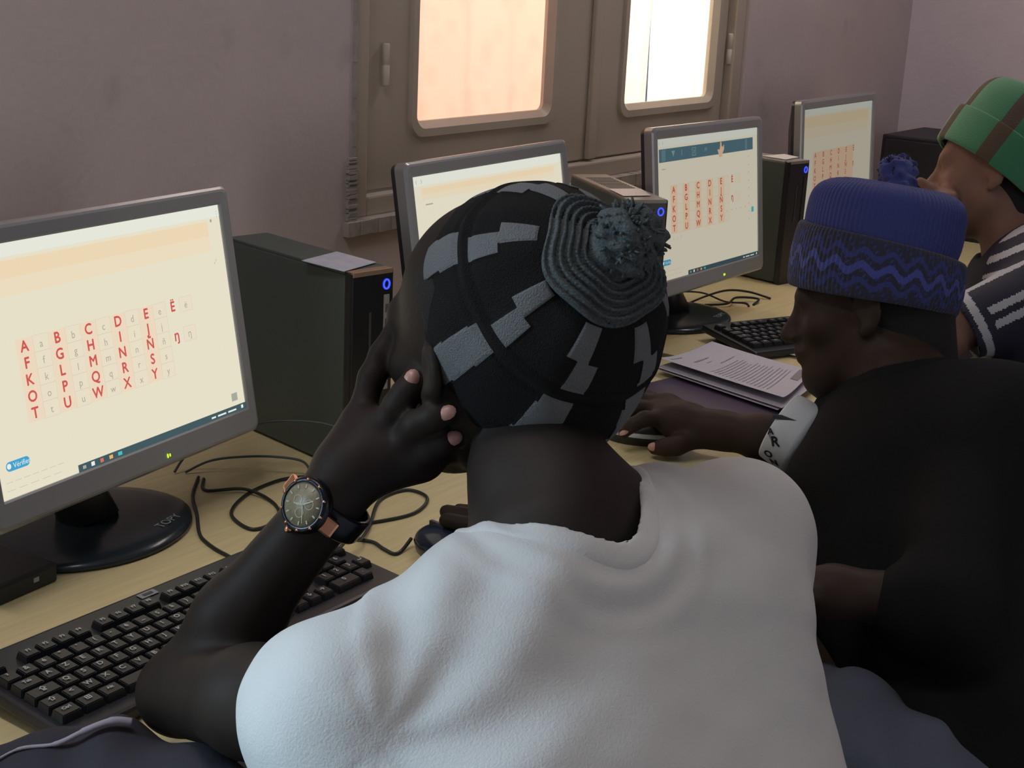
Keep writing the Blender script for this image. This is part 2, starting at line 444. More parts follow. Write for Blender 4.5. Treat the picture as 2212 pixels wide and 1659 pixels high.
# ---- curtains hanging outside the glass line
def cloth_mat(name, col, tcol, fac):
    m = bpy.data.materials.new(name); m.use_nodes = True; nt = m.node_tree; N = nt.nodes; L = nt.links; N.clear()
    d = N.new('ShaderNodeBsdfDiffuse'); t = N.new('ShaderNodeBsdfTranslucent'); x = N.new('ShaderNodeMixShader'); o = N.new('ShaderNodeOutputMaterial')
    d.inputs[0].default_value = (*col, 1); t.inputs[0].default_value = (*tcol, 1); x.inputs[0].default_value = fac
    tc = N.new('ShaderNodeTexCoord'); wv = N.new('ShaderNodeTexVoronoi'); wv.inputs['Scale'].default_value = 22
    mp = N.new('ShaderNodeMapping'); mp.inputs['Rotation'].default_value = (0, PI/4, 0)
    rp = N.new('ShaderNodeValToRGB'); rp.color_ramp.elements[0].color = (*[c*.96 for c in tcol], 1); rp.color_ramp.elements[1].color = (*tcol, 1)
    rp.color_ramp.elements[0].position = .2; rp.color_ramp.elements[1].position = .5
    L.new(tc.outputs['Object'], mp.inputs[0]); L.new(mp.outputs[0], wv.inputs['Vector']); L.new(wv.outputs['Distance'], rp.inputs[0]); L.new(rp.outputs[0], t.inputs[0])
    L.new(d.outputs[0], x.inputs[1]); L.new(t.outputs[0], x.inputs[2]); L.new(x.outputs[0], o.inputs[0]); return m
def curtain(x0, x1, z0, z1, y, m, folds, amp, seed, slant=0.):
    rr = random.Random(seed); ph = [rr.uniform(0, 6) for _ in range(4)]
    nx, nz = 160, 24; V = []; F = []
    for i in range(nz+1):
        t = i/nz
        for j in range(nx+1):
            s = j/nx
            yy = amp*(math.sin(s*folds*2*PI+ph[0]+.4*math.sin(t*3+ph[1]))+.35*math.sin(s*folds*4.6*PI+ph[2]))*(.6+.4*t)
            V.append((x0+(x1-x0)*s+slant*(1-t)*(1-s), y+yy, z0+(z1-z0)*t))
    for i in range(nz):
        for j in range(nx): F.append((i*(nx+1)+j, i*(nx+1)+j+1, (i+1)*(nx+1)+j+1, (i+1)*(nx+1)+j))
    # give the cloth its thickness
    k = len(V); V += [(a, b_+.0012, c) for a, b_, c in V]; F += [tuple(k+i for i in reversed(f)) for f in F]
    return mesh('curtain', V, F, m, None, smooth=True)
tag(curtain(1.84, 2.60, 1.03, 2.2, 1.676, cloth_mat('peach_curtain', (.7, .55, .47), (.90, .70, .585), .75), 5, .007, 2), 'peach patterned curtain glowing behind the left window pane', 'curtain')
tag(curtain(2.765, 3.12, 1.03, 2.2, 1.676, cloth_mat('white_curtain', (.8, .78, .74), (1, .93, .80), .85), 3, .007, 5, .06), 'near-white sunlit curtain behind the right window pane', 'curtain')
tag(curtain(2.63, 2.812, 1.03, 2.2, 1.676, cloth_mat('cream_curtain', (.8, .78, .7), (1, .90, .74), .8), 2, .006, 9, -.035), 'narrow pale curtain drawn to the left edge of the right pane', 'curtain')

# ================================================================== DESK
dm = mat('desk_laminate', (.34, .255, .135), .42, bump=.05, bscale=40)
nt = dm.node_tree; N = nt.nodes; L = nt.links
tc = N.new('ShaderNodeTexCoord'); mp = N.new('ShaderNodeMapping'); mp.inputs['Scale'].default_value = (3, 60, 3)
nz_ = N.new('ShaderNodeTexNoise'); nz_.inputs['Scale'].default_value = 3; nz_.inputs['Detail'].default_value = 6
rp = N.new('ShaderNodeValToRGB'); rp.color_ramp.elements[0].position = .3; rp.color_ramp.elements[1].position = .75
rp.color_ramp.elements[0].color = (.60, .52, .28, 1); rp.color_ramp.elements[1].color = (.71, .61, .34, 1)
L.new(tc.outputs['Object'], mp.inputs[0]); L.new(mp.outputs[0], nz_.inputs['Vector']); L.new(nz_.outputs['Fac'], rp.inputs[0]); L.new(rp.outputs[0], N['Principled BSDF'].inputs['Base Color'])
edge = mat('desk_edge_band', (.05, .035, .025), .45)
def desk(x0, x1, label):
    d = empty('computer_desk', ((x0+x1)/2, 1.2, 0), 0, label, 'desk', 'desks along the window wall')
    hw = (x1-x0)/2-.001
    bmobj('desk_top', box(bmesh.new(), -hw, hw, -.36, .385, DZ-.025, DZ, .001), dm, d)
    boxo('edge_band', -hw, hw, -.3625, -.36, DZ-.025, DZ-.0005, edge, d)
    for sx in (-1, 1): boxo('side_panel', sx*(hw-.02)-.009, sx*(hw-.02)+.009, -.30, .34, 0, DZ-.0255, dm, d, .001)
    boxo('back_panel', -hw+.03, hw-.03, .28, .295, .35, DZ-.0255, dm, d)
desk(-.70, .74, 'light wood desk mostly out of the picture at the lower left')
desk(.74, 2.165, 'light wood desk under the leftmost monitor and its keyboard')
desk(2.195, 3.62, 'light wood desk beyond the dark gap, under the monitor with the blue strip')
desk(3.62, 4.12, 'short light wood desk at the far end by the right wall')

# ================================================================== MONITORS
BEZ = mat('silver_bezel', (.32, .335, .345), .38, spec=.5)
BEZE = mat('bezel_edge', (.36, .36, .36), .28, metal=.6)
BLK = mat('black_plastic', (.018, .020, .021), .38)
BLKG = mat('black_gloss', (.012, .015, .018), .16)
def scr_mat(name, c, s=1.):
    return emis(name, c, s)
MWd, MHt, HB = .408, .255, .1147
def monitor(x, y, yaw, tilt, roll, bright, kind, label):
    root = empty('computer_monitor', (x, y, DZ), yaw, label, 'monitor')
    ex = Vector((math.cos(roll), 0, 0)) - Vector((0, math.sin(tilt), math.cos(tilt)))*math.sin(roll)
    ez = Vector((math.sin(roll), 0, 0)) + Vector((0, math.sin(tilt), math.cos(tilt)))*math.cos(roll)
    nn = ex.cross(ez)
    M = Matrix(((ex.x, nn.x, ez.x, 0), (ex.y, nn.y, ez.y, 0), (ex.z, nn.z, ez.z, HB), (0, 0, 0, 1)))
    # panel space: x along the screen (0 centre), y towards the viewer, z up the screen (0 = bottom of picture)
    def P(u, v, w=0.): return M @ Vector(((u-.5)*MWd, w, v*MHt))
    sx, st, sb = .019, .021, .031
    def rrect(x0, x1, z0, z1, r_, n=6):
        o = []
        for cx, cz, s0 in ((x1-r_, z1-r_, 0), (x0+r_, z1-r_, 90), (x0+r_, z0+r_, 180), (x1-r_, z0+r_, 270)):
            for i in range(n+1):
                a = math.radians(s0+90*i/n); o.append((cx+r_*math.cos(a), cz+r_*math.sin(a)))
        return o
    X0, X1, Z0, Z1 = -MWd/2, MWd/2, 0, MHt
    O = (X0-sx, X1+sx, Z0-sb, Z1+st)
    def loft(name, rings, m, cap0=False, cap1=True, mi=None):
        V = []; F = []; k = len(rings[0][0])
        for R_, wv in rings: V += [tuple(M @ Vector((a, wv, c))) for a, c in R_]
        for i in range(len(rings)-1):
            for j in range(k): F.append((i*k+j, i*k+(j+1) % k, (i+1)*k+(j+1) % k, (i+1)*k+j))
        if cap0: F.append(tuple(range(k)))
        if cap1: F.append(tuple((len(rings)-1)*k+j for j in range(k))[::-1])
        return mesh(name, V, F, m, root)
    loft('bezel', [(rrect(X0, X1, Z0, Z1, .0005), -.004), (rrect(X0, X1, Z0, Z1, .0005), .002), (rrect(X0-.002, X1+.002, Z0-.002, Z1+.002, .001), .0035),
                   (rrect(O[0]+.006, O[1]-.006, O[2]+.006, O[3]-.006, .009), .0045), (rrect(O[0]+.003, O[1]-.003, O[2]+.003, O[3]-.003, .009), .0038)], BEZ, False, False)
    loft('bezel_rim', [(rrect(O[0]+.003, O[1]-.003, O[2]+.003, O[3]-.003, .009), .0038), (rrect(*O, .01), .001), (rrect(*O, .01), -.014)], BEZE, False, False)
    loft('back_cover', [(rrect(*O, .01), -.014), (rrect(O[0]+.002, O[1]-.002, O[2]+.002, O[3]-.002, .01), -.022), (rrect(O[0]+.05, O[1]-.05, O[2]+.04, O[3]-.04, .03), -.05), (rrect(O[0]+.09, O[1]-.09, O[2]+.07, O[3]-.07, .03), -.056)], BLK, False, True)
    q = lambda c: tuple(a*bright for a in c)
    k_ = '_%d' % round(bright*100)
    scr = mesh('screen', [P(0, 0), P(1, 0), P(1, 1), P(0, 1)], [(3, 2, 1, 0)], scr_mat('screen_page'+k_, q((.80, .745, .585))), root)
    def rects(name, L_, m, w_=.0004):
        V = []; F = []
        for u0, v0, u1, v1 in L_:
            o = len(V); V += [P(u0, v0, w_), P(u1, v0, w_), P(u1, v1, w_), P(u0, v1, w_)]; F.append((o+3, o+2, o+1, o))
        return mesh(name, V, F, m, scr)
    def words(name, L_, m, w_=.0011, bw=0.):
        V = []; F = []
        for s, u, v, size in L_:
            a, f = text_geo(s, size)
            if bw: a, f = bold(a, f, bw)
            o = len(V); V += [P(.5, 0, w_) + (P(.5+c[0]/MWd+u-.5, v+c[1]/MHt, 0)-P(.5, 0, 0)) + (ex.cross(ez))*c[2] for c in a]; F += [tuple(o+i for i in g) for g in f]
        return mesh(name, V, F, m, scr)
    hdr = scr_mat('screen_header'+k_, q((.78, .80, .70))); pch = scr_mat('screen_peach'+k_, q((.84, .68, .46)))
    pch2 = scr_mat('screen_peach_pale'+k_, q((.83, .715, .52))); pk = scr_mat('screen_pink'+k_, q((.84, .685, .52) if kind == 'near' else (.86, .62, .42))); pk2 = scr_mat('screen_pink_pale'+k_, q((.81, .725, .56)))
    red = scr_mat('screen_red'+k_, q((.62, .10, .085))); gry = scr_mat('screen_grey'+k_, q((.38, .40, .33))); ln = scr_mat('screen_line'+k_, q((.60, .54, .42)))
    bar = scr_mat('screen_taskbar'+k_, q((.055, .10, .115))); wh = scr_mat('screen_white'+k_, q((.8, .85, .8))); tl = scr_mat('screen_teal'+k_, q((.08, .5, .5)))
    blu = scr_mat('screen_blue'+k_, q((.06, .36, .62))); org = scr_mat('screen_orange'+k_, q((.8, .45, .14))); blb = scr_mat('screen_banner'+k_, q((.09, .17, .21)))
    rects('browser_header', [(0, .945, 1, 1)], hdr, .0002)
    words('browser_marks', [('‹', .02, .972, .012), ('›', .05, .972, .012), ('⋮', .985, .955, .010)], gry)
    if kind != 'banner':
        top = .93; bot = .865 if kind == 'mid' else (.74 if kind == 'far' else .79)
        rects('page_banner', [(.0 if kind != 'mid' else .05, (top+bot)/2, .94, top)], pch, .0003); rects('page_banner_fade', [(.0 if kind != 'mid' else .05, bot, .94, (top+bot)/2)], pch2, .0003)
        if kind == 'mid': rects('page_heading', [(.065, .835, .108, .842)], gry)
    else:
        rects('page_banner', [(.0175, .836, .950, .928)], blb, .0003)
        words('banner_marks', [('▼', .145, .885, .014), ('I', .225, .885, .016), ('ᵕ', .34, .885, .016), ('W', .455, .885, .011)], scr_mat('screen_banner_mark'+k_, q((.2, .38, .36))), .0008)
        rects('banner_slots', [(.04, .842, .075, .922), (.865, .842, .885, .922)], scr_mat('screen_banner_slot'+k_, q((.14, .24, .28))), .0006)
        # raised pointing hand in the banner
        hv = [(.60, .925), (.613, .925), (.615, .895), (.63, .885), (.632, .90), (.64, .90), (.64, .87), (.622, .835), (.618, .815), (.585, .815), (.583, .84), (.573, .87), (.578, .875), (.592, .868), (.6, .895)]
        mesh('hand_icon', [P(a, c, .0009) for a, c in hv], [tuple(range(len(hv)))[::-1]], scr_mat('screen_hand'+k_, q((.80, .52, .36))), scr)
        rects('page_heading', [(.04, .785, .075, .79)], gry)
    if kind != 'mid':
        vtop = {'near': .578, 'banner': .632, 'far': .5765}[kind]; u0 = .152 if kind == 'near' else (.142 if kind == 'banner' else .172); pu = .1157 if kind != 'far' else .111; pv = .0687
        rows = ['ABCDEË', 'FGHIJ', 'KLMNÑŋ', 'OPQRS', 'TUWXY']
        big = []; small = []; c1 = []; c2 = []; gl = []
        for i, rw in enumerate(rows):
            for j, ch in enumerate(rw):
                u = u0+j*pu; v = vtop-i*pv
                big.append((ch, u, v, .0165)); small.append((ch.lower(), u+pu*.5, v-.005, .0115))
                if j < 5: c1.append((u-.026, v-.0343, u+.032, v+.0343))
                c2.append((u+.032, v-.0343, u+.087, v+.0343))
                gl += [(u+.032, v-.0346, u+.087, v-.0336), (u+.0865, v-.0343, u+.0873, v+.0343), (u+.0316, v-.0343, u+.0324, v+.0343), (u+.032, v+.0336, u+.087, v+.0346)]
        if kind == 'far': c1 = [(u0-.03, vtop-4.5*pv, u0+.56, vtop+.5*pv)]; c2 = []; gl = []
        rects('capital_cells', c1, pk, .0003)
        if c2: rects('small_letter_cells', c2, pk2, .0003)
        if gl: rects('grid_lines', gl, ln, .0005)
        words('capital_letters', big, red, .0009, .00042 if kind != 'far' else .0002)
        if kind == 'near': words('small_letters', small, gry, .0009)
    if kind == 'banner':
        words('page_marks', [('·', .11+.06*i, .40, .02) for i in range(0)]+[(c, .1+.035*i, .285, .008) for i, c in enumerate('1ıı1')]+[('·', .90, .78-.06*i, .02) for i in range(9)]+[('·', .66+.05*i, .40, .02) for i in range(5)], gry)
        rects('page_button', [(.93, .352, .955, .392)], tl); 
    if kind == 'near':
        rects('corner_tile', [(.938, .055, .966, .093)], gry); words('page_marks', [('⤢', .95, .735, .010), ('•', .955, .928, .016)], gry)
    # rounded blue button, status text, taskbar
    if kind != 'far':
        n = 8; bu0, bu1, bv0, bv1 = .027, .108, .108, .147; hh = (bv1-bv0)/2; ru = hh*MHt/MWd; o_ = []
        for cu, s0 in ((bu1-ru, -90), (bu0+ru, 90)):
            for i in range(n+1):
                a = math.radians(s0+180*i/n); o_.append(P(cu+ru*math.cos(a), (bv0+bv1)/2+hh*math.sin(a), .0006))
        mesh('page_button', o_, [tuple(range(len(o_)))[::-1]], blu, scr)
        words('button_text', [('● Vérifier', .068, .1275, .0078)], wh, .0012)
        rects('status_text', [(.02+.03*i, .064, .02+.03*i+.022, .0665) for i in range(7)]+[(.02+.04*i, .031, .02+.04*i+.028, .0335) for i in range(5)], ln)
        rects('taskbar', [(.268, 0, 1, .032)], bar, .0006)
        rects('taskbar_icons', [(.315, .008, .328, .026), (.83, .010, .85, .018), (.86, .010, .90, .018), (.91, .010, .95, .018), (.975, .009, .985, .025)], wh, .0012)
        rects('taskbar_store_icon', [(.283, .009, .295, .023)], gry, .0012)
        rects('taskbar_browser_icon', [(.350, .008, .362, .025)], scr_mat('screen_red_icon'+k_, q((.7, .16, .1))), .0012)
        rects('taskbar_folder_icon', [(.385, .008, .399, .024)], org, .0012); rects('taskbar_teal_icon', [(.420, .008, .436, .024)], tl, .0012)
    # power light
    V, F = lathe([(.0012, 0), (.0012, .0008)], 10)
    mesh('power_light', [M @ Vector((.055+v[0]*.7-.012, .0046+v[2], -.0185+v[1]*2.2)) for v in V]+[M @ Vector((.059+v[0]*.6-.012, .0046+v[2], -.0185+v[1]*1.6)) for v in V], F+[tuple(i+len(V) for i in f) for f in F], emis('green_led', (.55, .95, .02), 1.4), root)
    # stand: neck and round weighted foot
    pb = M @ Vector((0, -.05, .06))
    V, F = merge([tube_data([(0, .075, .012), (0, .095, .06), (pb.x, pb.y+.02, pb.z-.02), (pb.x, pb.y, pb.z)], [.036, .030, .026, .026], 16)])
    mesh('stand_neck', V, F, BLK, root, smooth=True)
    V, F = lathe([(.128, .0), (.131, .003), (.130, .007), (.122, .0105), (.10, .014), (.05, .018), (.01, .019)], 64)
    mesh('stand_base', [(v[0], v[1]*.84+.075, v[2]) for v in V], F, mat('glossy_base', (.02, .03, .038), .22), root, smooth=True)
    V, F = text_geo('TOPY', .017)
    a = math.radians(6); lx, ly = .045, -.005
    mesh('base_logo', [(lx+v[0]*math.cos(a)-v[1]*math.sin(a), ly+v[0]*math.sin(a)+v[1]*math.cos(a), .01415+.0005-(ly*0)) for v in V], F, mat('logo_print', (.35, .4, .43), .4), root)
    return root
monitor(1.0105, 1.2329, .179, .1733, .018, 1.0, 'near', 'largest and nearest silver framed monitor showing the red alphabet grid, at the left edge')
monitor(1.7572, 1.2636, .0668, .1682, .0018, .92, 'mid', 'silver framed monitor half hidden behind the black and grey knitted cap')
monitor(2.4327, 1.2749, .0252, .1177, .0129, .62, 'banner', 'silver framed monitor with a blue strip and a hand above its red alphabet')
monitor(3.2503, 1.3834, .0208, .0794, -.0025, .42, 'far', 'farthest monitor, small and dim, standing by the right wall behind the blue cap')

# ================================================================== TOWERS
TW, TH, TD = .07, .272, .285
SIDE = mat('tower_side_paint', (.060, .082, .074), .42, bump=.05, bscale=300)
FRONT = mat('tower_front_plastic', (.013, .014, .015), .30)
TOPM = mat('tower_top_metal', (.30, .28, .25), .42, metal=.2)
LED = emis('blue_led', (.03, .06, 1.0), 2.2)
def tower(x, y, yaw, label, kind, TH=TH):
    t = empty('computer_tower', (x, y, DZ), yaw, label, 'computer tower', 'small computer towers beside the monitors')
    bmobj('case', box(bmesh.new(), 0, TW, .014, TD, .004, TH-.004, .002), SIDE, t)
    boxo('top_cover', .001, TW-.001, .016, TD-.002, TH-.0045, TH, TOPM if kind != 1 else SIDE, t, .0015)
    bmobj('front_bezel', box(bmesh.new(), -.0005, TW+.0005, 0, .0145, 0, TH, .0035, seg=3), FRONT, t)
    boxo('bezel_top_lip', .002, TW-.002, -.0004, .0155, TH-.006, TH+.0006, mat('bronze_lip', (.34, .24, .16), .35, metal=.3) if kind == 1 else TOPM, t, .001)
    # power ring
    cx, cz = TW-.0125, TH-.02
    rg = [(cx+.0048*math.cos(a*PI/12), -.0008, cz+.0062*math.sin(a*PI/12)) for a in range(24)]
    tube('power_ring', rg, .0013, LED, t, 6, True)
    # grooves and drive slot on the front
    boxo('drive_slot', TW*.42, TW*.47, -.0009, .001, TH*.50, TH*.80, mat('slot_black', (.05, .05, .05), .4), t, .0003)
    st = boxo('side_strip', TW-.0165, TW-.0075, -.0012, .001, TH*.40, TH-.034, mat('pale_strip', (.30, .29, .27), .5) if kind == 1 else BLK, t, .0005)
    if kind == 1:
        b = bmesh.new()
        for i in range(6): box(b, TW-.0145, TW-.0095, -.0018, -.0011, TH*.43+i*.0195, TH*.43+i*.0195+.011, .0003)
        bmobj('strip_marks', b, mat('strip_mark', (.10, .10, .10), .5), st)
    if kind == 2:
        b = bmesh.new()
        for i in range(13): box(b, .012, TW-.010, .085+i*.0125, .0895+i*.0125, TH-.0002, TH+.0006, .0)
        bmobj('air_vents', b, mat('vent_dark', (.10, .095, .085), .7), t)
    for fx in (.012, TW-.012):
        pass
    return t
tower(1.345, 1.215, -.165, 'dark tower with a pale sheet on top beside the leftmost monitor', 1)
tower(2.052, 1.238, -.63, 'black tower with slotted vents in its grey top, behind the knitted cap', 2, .29)
tower(2.883, 1.343, -.19, 'black tower between the two farthest monitors with a sunlit paper on top', 3)
def sheet(name, pts, z, m, lab, cat, th=.0006, n=1):
    b = bmesh.new(); vs = [b.verts.new((p[0], p[1], z)) for p in pts]; f = b.faces.new(vs)
    if f.normal.z < 0: f.normal_flip()
    r_ = bmesh.ops.extrude_face_region(b, geom=[f]); bmesh.ops.translate(b, verts=[v for v in r_['geom'] if isinstance(v, bmesh.types.BMVert)], vec=(0, 0, th))
    bmesh.ops.recalc_face_normals(b, faces=b.faces)
    o = bmobj(name, b, m)
    return tag(o, lab, cat)
ZT = DZ+TH+.0002
PAP = mat('printed_paper', (.52, .53, .58), .6, var=.35, vscale=60, vcol=(.30, .36, .48))
sheet('paper_sheet', [(1.350, 1.308), (1.428, 1.318), (1.416, 1.236), (1.342, 1.226)], ZT+.0012, PAP, 'pale blue printed sheet lying on the tower by the left monitor', 'paper')
WPAP = mat('white_paper', (.62, .60, .58), .6)
sheet('paper_sheet', [(2.116, 1.3205), (2.165, 1.285), (2.115, 1.235), (2.071, 1.262)], ZT+.0192, WPAP, 'small cream card on the vented top of the middle tower', 'paper')
sheet('paper_sheet', [(2.910, 1.425), (2.985, 1.408), (2.965, 1.362), (2.898, 1.362)], ZT+.0012, WPAP, 'bright white sheet on top of the farthest tower', 'paper')

# dark cabinet by the right wall
cb = empty('storage_cabinet', (3.93, 1.20, DZ), 0, 'low black cabinet standing on the far desk behind the last monitor', 'cabinet')
bmobj('body', box(bmesh.new(), -.15, .15, -.50, .30, 0, .255, .004), mat('cabinet_black', (.012, .012, .016), .5), cb)
boxo('top_board', -.155, .155, -.505, .11, .255, .268, mat('cabinet_top', (.012, .012, .017), .4), cb, .002)
boxo('pale_edge', -.1515, -.148, -.48, .02, .2555, .262, mat('pale_edge_strip', (.3, .28, .3), .5), cb)
for i in range(2): 
    d_ = boxo('door', -.153, -.1505, -.49+i*.395, -.105+i*.395, .01, .245, mat('cabinet_door', (.016, .016, .02), .45), cb, .002)
    boxo('handle', -.163, -.1535, -.13+i*.05, -.12+i*.05, .10, .16, BLK, d_, .002)

# ================================================================== KEYBOARDS
KEYM = mat('key_plastic', (.012, .014, .018), .35)
KBB = mat('keyboard_shell', (.016, .018, .025), .4)
LEG = mat('key_legend', (.42, .48, .5), .5)
def key_geo(wd, dp, h=.0075):
    b = bmesh.new(); r_ = bmesh.ops.create_cube(b, size=1)
    for v in r_['verts']:
        t = v.co.z > 0; s = (.0016 if t else 0)
        v.co = Vector((math.copysign(wd/2-s-.0006, v.co.x), math.copysign(dp/2-s-.0006, v.co.y)+(.0006 if t else 0), h if t else 0))
    bmesh.ops.bevel(b, geom=[e for e in b.edges if any(v.co.z > h*.5 for v in e.verts)], offset=.0009, segments=2, affect='EDGES')
    V = [tuple(v.co) for v in b.verts]; F = [tuple(v.index for v in f.verts) for f in b.faces]; b.free(); return V, F
U = .019
ROWS = [
 (5.25, [('Esc', 0, 1)]+[('F%d' % (i+1), [2, 3, 4, 5, 6.5, 7.5, 8.5, 9.5, 11, 12, 13, 14][i], 1) for i in range(12)]+[('Prt', 15.25, 1), ('Scr', 16.25, 1), ('Brk', 17.25, 1)]),
 (4, [(c, i, 1) for i, c in enumerate('²&é"\'(-è_çà)=')]+[('←', 13, 2), ('Ins', 15.25, 1), ('⌂', 16.25, 1), ('Pg', 17.25, 1), ('Num', 18.5, 1), ('/', 19.5, 1), ('*', 20.5, 1), ('-', 21.5, 1)]),
 (3, [('Tab', 0, 1.5)]+[(c, 1.5+i, 1) for i, c in enumerate('AZERTYUIOP^$')]+[('↵', 13.5, 1.5), ('Del', 15.25, 1), ('End', 16.25, 1), ('Pg', 17.25, 1), ('7', 18.5, 1), ('8', 19.5, 1), ('9', 20.5, 1), ('+', 21.5, 1)]),
 (2, [('⇪', 0, 1.75)]+[(c, 1.75+i, 1) for i, c in enumerate('QSDFGHJKLM%µ')]+[('', 13.75, 1.25), ('4', 18.5, 1), ('5', 19.5, 1), ('6', 20.5, 1)]),
 (1, [('⇧', 0, 1.25)]+[(c, 1.25+i, 1) for i, c in enumerate('<WXCVBN?.:§')]+[('⇧', 12.25, 2.75), ('↑', 16.25, 1), ('1', 18.5, 1), ('2', 19.5, 1), ('3', 20.5, 1), ('↵', 21.5, 1)]),
 (0, [('Ctrl', 0, 1.25), ('⊞', 1.25, 1.25), ('Alt', 2.5, 1.25), ('', 3.75, 6), ('Alt', 9.75, 1.25), ('⊞', 11, 1.25), ('≡', 12.25, 1.25), ('Ctrl', 13.5, 1.5), ('←', 15.25, 1), ('↓', 16.25, 1), ('→', 17.25, 1), ('0', 18.5, 2), ('.', 20.5, 1)]),
]
def keyboard(x, y, yaw, label, legends):
    """origin = rear left corner on the desk; x to the right, y away from the user"""
    k = empty('keyboard', (x, y, DZ), yaw, label, 'keyboard', None)
    Lx, Ly = 22.5*U+.016, 6.25*U+.042; sl = math.radians(4.5)
    Mk = Matrix.Translation((0, -Ly, .003)) @ Matrix.Rotation(sl, 4, 'X')
    b = bmesh.new(); box(b, 0, Lx, 0, Ly, 0, .014, .004, Mk)
    bmobj('keyboard_body', b, KBB, k)
    Mf = Matrix.Translation((0, -Ly, 0))
    boxo('keyboard_feet', .03, Lx-.03, -.02, -.008, 0, .012, BLK, k)
    cache = {}; n = 0; rest = []
    for v, keys in ROWS:
        for s, u, wd in keys:
            cx = .008+(u+wd/2)*U; cy = .018+(v+.5)*U
            p = Mk @ Vector((cx, cy, .0141)); kk = (s if legends else '', wd)
            if kk not in cache:
                V, F = key_geo(wd*U, U)
                nF = len(F); ms = [KEYM]
                if s and legends:
                    a, f = text_geo(s, .0082 if len(s) == 1 else .0055)
                    a, f = bold(a, f, .00022)
                    lx = -wd*U/2+.0062 if len(s) == 1 else 0
                    a = [(c[0]+(lx if wd == 1 else 0)*.35, c[1]+.0018, .0083+c[2]) for c in a]
                    o = len(V); V = V+a; F = F+[tuple(o+i for i in q) for q in f]; ms.append(LEG)
                me = bpy.data.meshes.new('key'); me.from_pydata([tuple(v_) for v_ in V], [], F); me.update()
                for mm in ms: me.materials.append(mm)
                me.polygons.foreach_set('material_index', [0]*nF+[1]*(len(F)-nF))
                cache[kk] = me
            n += 1
            if n > 99: rest.append((cache[kk], p)); continue
            o = bpy.data.objects.new('key', cache[kk]); COL.objects.link(o); o.parent = k
            o.location = p; o.rotation_euler = (sl, 0, 0)
    if rest:
        V = []; F = []; mi = []
        R_ = Matrix.Rotation(sl, 4, 'X')
        for me, p in rest:
            o = len(V); V += [tuple(p + (R_ @ v.co)) for v in me.vertices]; F += [tuple(o+i for i in q.vertices) for q in me.polygons]; mi += [q.material_index for q in me.polygons]
        tag(mesh('remaining_keys', V, F, [KEYM, LEG], k, mi=mi), kind='stuff')
    # brand plate and indicator lights
    a, f = text_geo('▭', .014)
    p = Mk @ Vector((.215, Ly-.011, .0146)); R_ = Matrix.Rotation(sl, 3, 'X')
    b = bmesh.new(); box(b, -.011, .011, -.005, .005, 0, .0006, .0004); bb = bmobj('brand_plate', b, mat('plate_grey', (.20, .23, .25), .4), k); bb.location = p; bb.rotation_euler = (sl, 0, 0)
    b = bmesh.new(); box(b, -.006, .006, -.0022, .0022, .0006, .0009); b2 = bmobj('plate_mark', b, KBB, bb)
    return k
keyboard(.672, 1.083, .012, 'black keyboard with white key letters in front of the leftmost monitor', True)
keyboard(2.330, 1.232, -.42, 'dark keyboard in shadow under the monitor with the blue strip', True)

# ================================================================== MICE
def mouse(x, y, yaw, label, body, band, s=1.):
    r_ = empty('computer_mouse', (x, y, DZ), yaw, label, 'mouse')
    V = []; F = []; n = 24; k = 14
    def shell(name, sc, z0, z1, m, parent):
        V = []; F = []
        for i in range(k+1):
            t = i/k; zz = z0+(z1-z0)*t
            f = math.sqrt(max(0, 1-(max(0, zz-.010)/.030)**2)) if zz > .010 else .9+.1*zz/.010
            for j in range(n):
                a = 2*PI*j/n; V.append((.031*sc*f*math.cos(a)*(1-.08*math.sin(a)), .056*sc*f*math.sin(a)-.006*(zz/.04), zz))
        for i in range(k):
            for j in range(n): F.append((i*n+j, i*n+(j+1) % n, (i+1)*n+(j+1) % n, (i+1)*n+j))
        F.append(tuple(range(n-1, -1, -1))); F.append(tuple(range(k*n, (k+1)*n)))
        return mesh(name, V, F, m, parent, smooth=True)
    shell('mouse_body', 1., 0, .038, body, r_)
    if band: shell('side_band', 1.03, .013, .019, band, r_)
    boxo('scroll_wheel', -.003, .003, .018, .034, .028, .037, BLK, r_, .0015)
    return r_
mouse(1.222, .944, -.1, 'glossy dark blue mouse under the hand beside the near keyboard', mat('blue_gloss', (.012, .02, .045), .18), None)
mouse(1.745, 1.003, .55, 'black mouse with a white curved band under the hand by the papers', BLK, mat('white_band', (.62, .68, .72), .35))

# ================================================================== PAPERS
pm = mat('page_paper', (.56, .55, .64), .6, var=.06)
def page(name, c00, c10, c11, c01, z, lab, curl=.0, lines=True, parent=None):
    """curved sheet: c00 near-left .. corners as (x, y)"""
    n = 14; V = []; F = []
    def pt(s, t):
        p = [(c00[i]*(1-s)+c10[i]*s)*(1-t)+(c01[i]*(1-s)+c11[i]*s)*t for i in (0, 1)]
        return (p[0], p[1], z+curl*(s**2*.4+(1-t)**3*.3+(1-s)**4*.9+.15*math.sin(3*s+2*t)))
    for i in range(n+1):
        for j in range(n+1): V.append(pt(j/n, i/n))
    k = len(V); V += [(a, b_, c-.0005) for a, b_, c in V]
    for i in range(n):
        for j in range(n):
            q = (i*(n+1)+j, i*(n+1)+j+1, (i+1)*(n+1)+j+1, (i+1)*(n+1)+j); F.append(q); F.append(tuple(k+a for a in reversed(q)))
    for i in range(n):
        for (a, b_) in ((i, i+1), (n*(n+1)+i+1, n*(n+1)+i), ((i+1)*(n+1), i*(n+1)), (i*(n+1)+n, (i+1)*(n+1)+n)): F.append((b_, a, a+k, b_+k))
    o = mesh(name, V, F, pm, parent, smooth=False)
    return o, pt
sh, pt = page('printed_page', (2.005, .906), (2.204, .948), (2.269, 1.175), (2.071, 1.172), DZ+.016, '', .012)
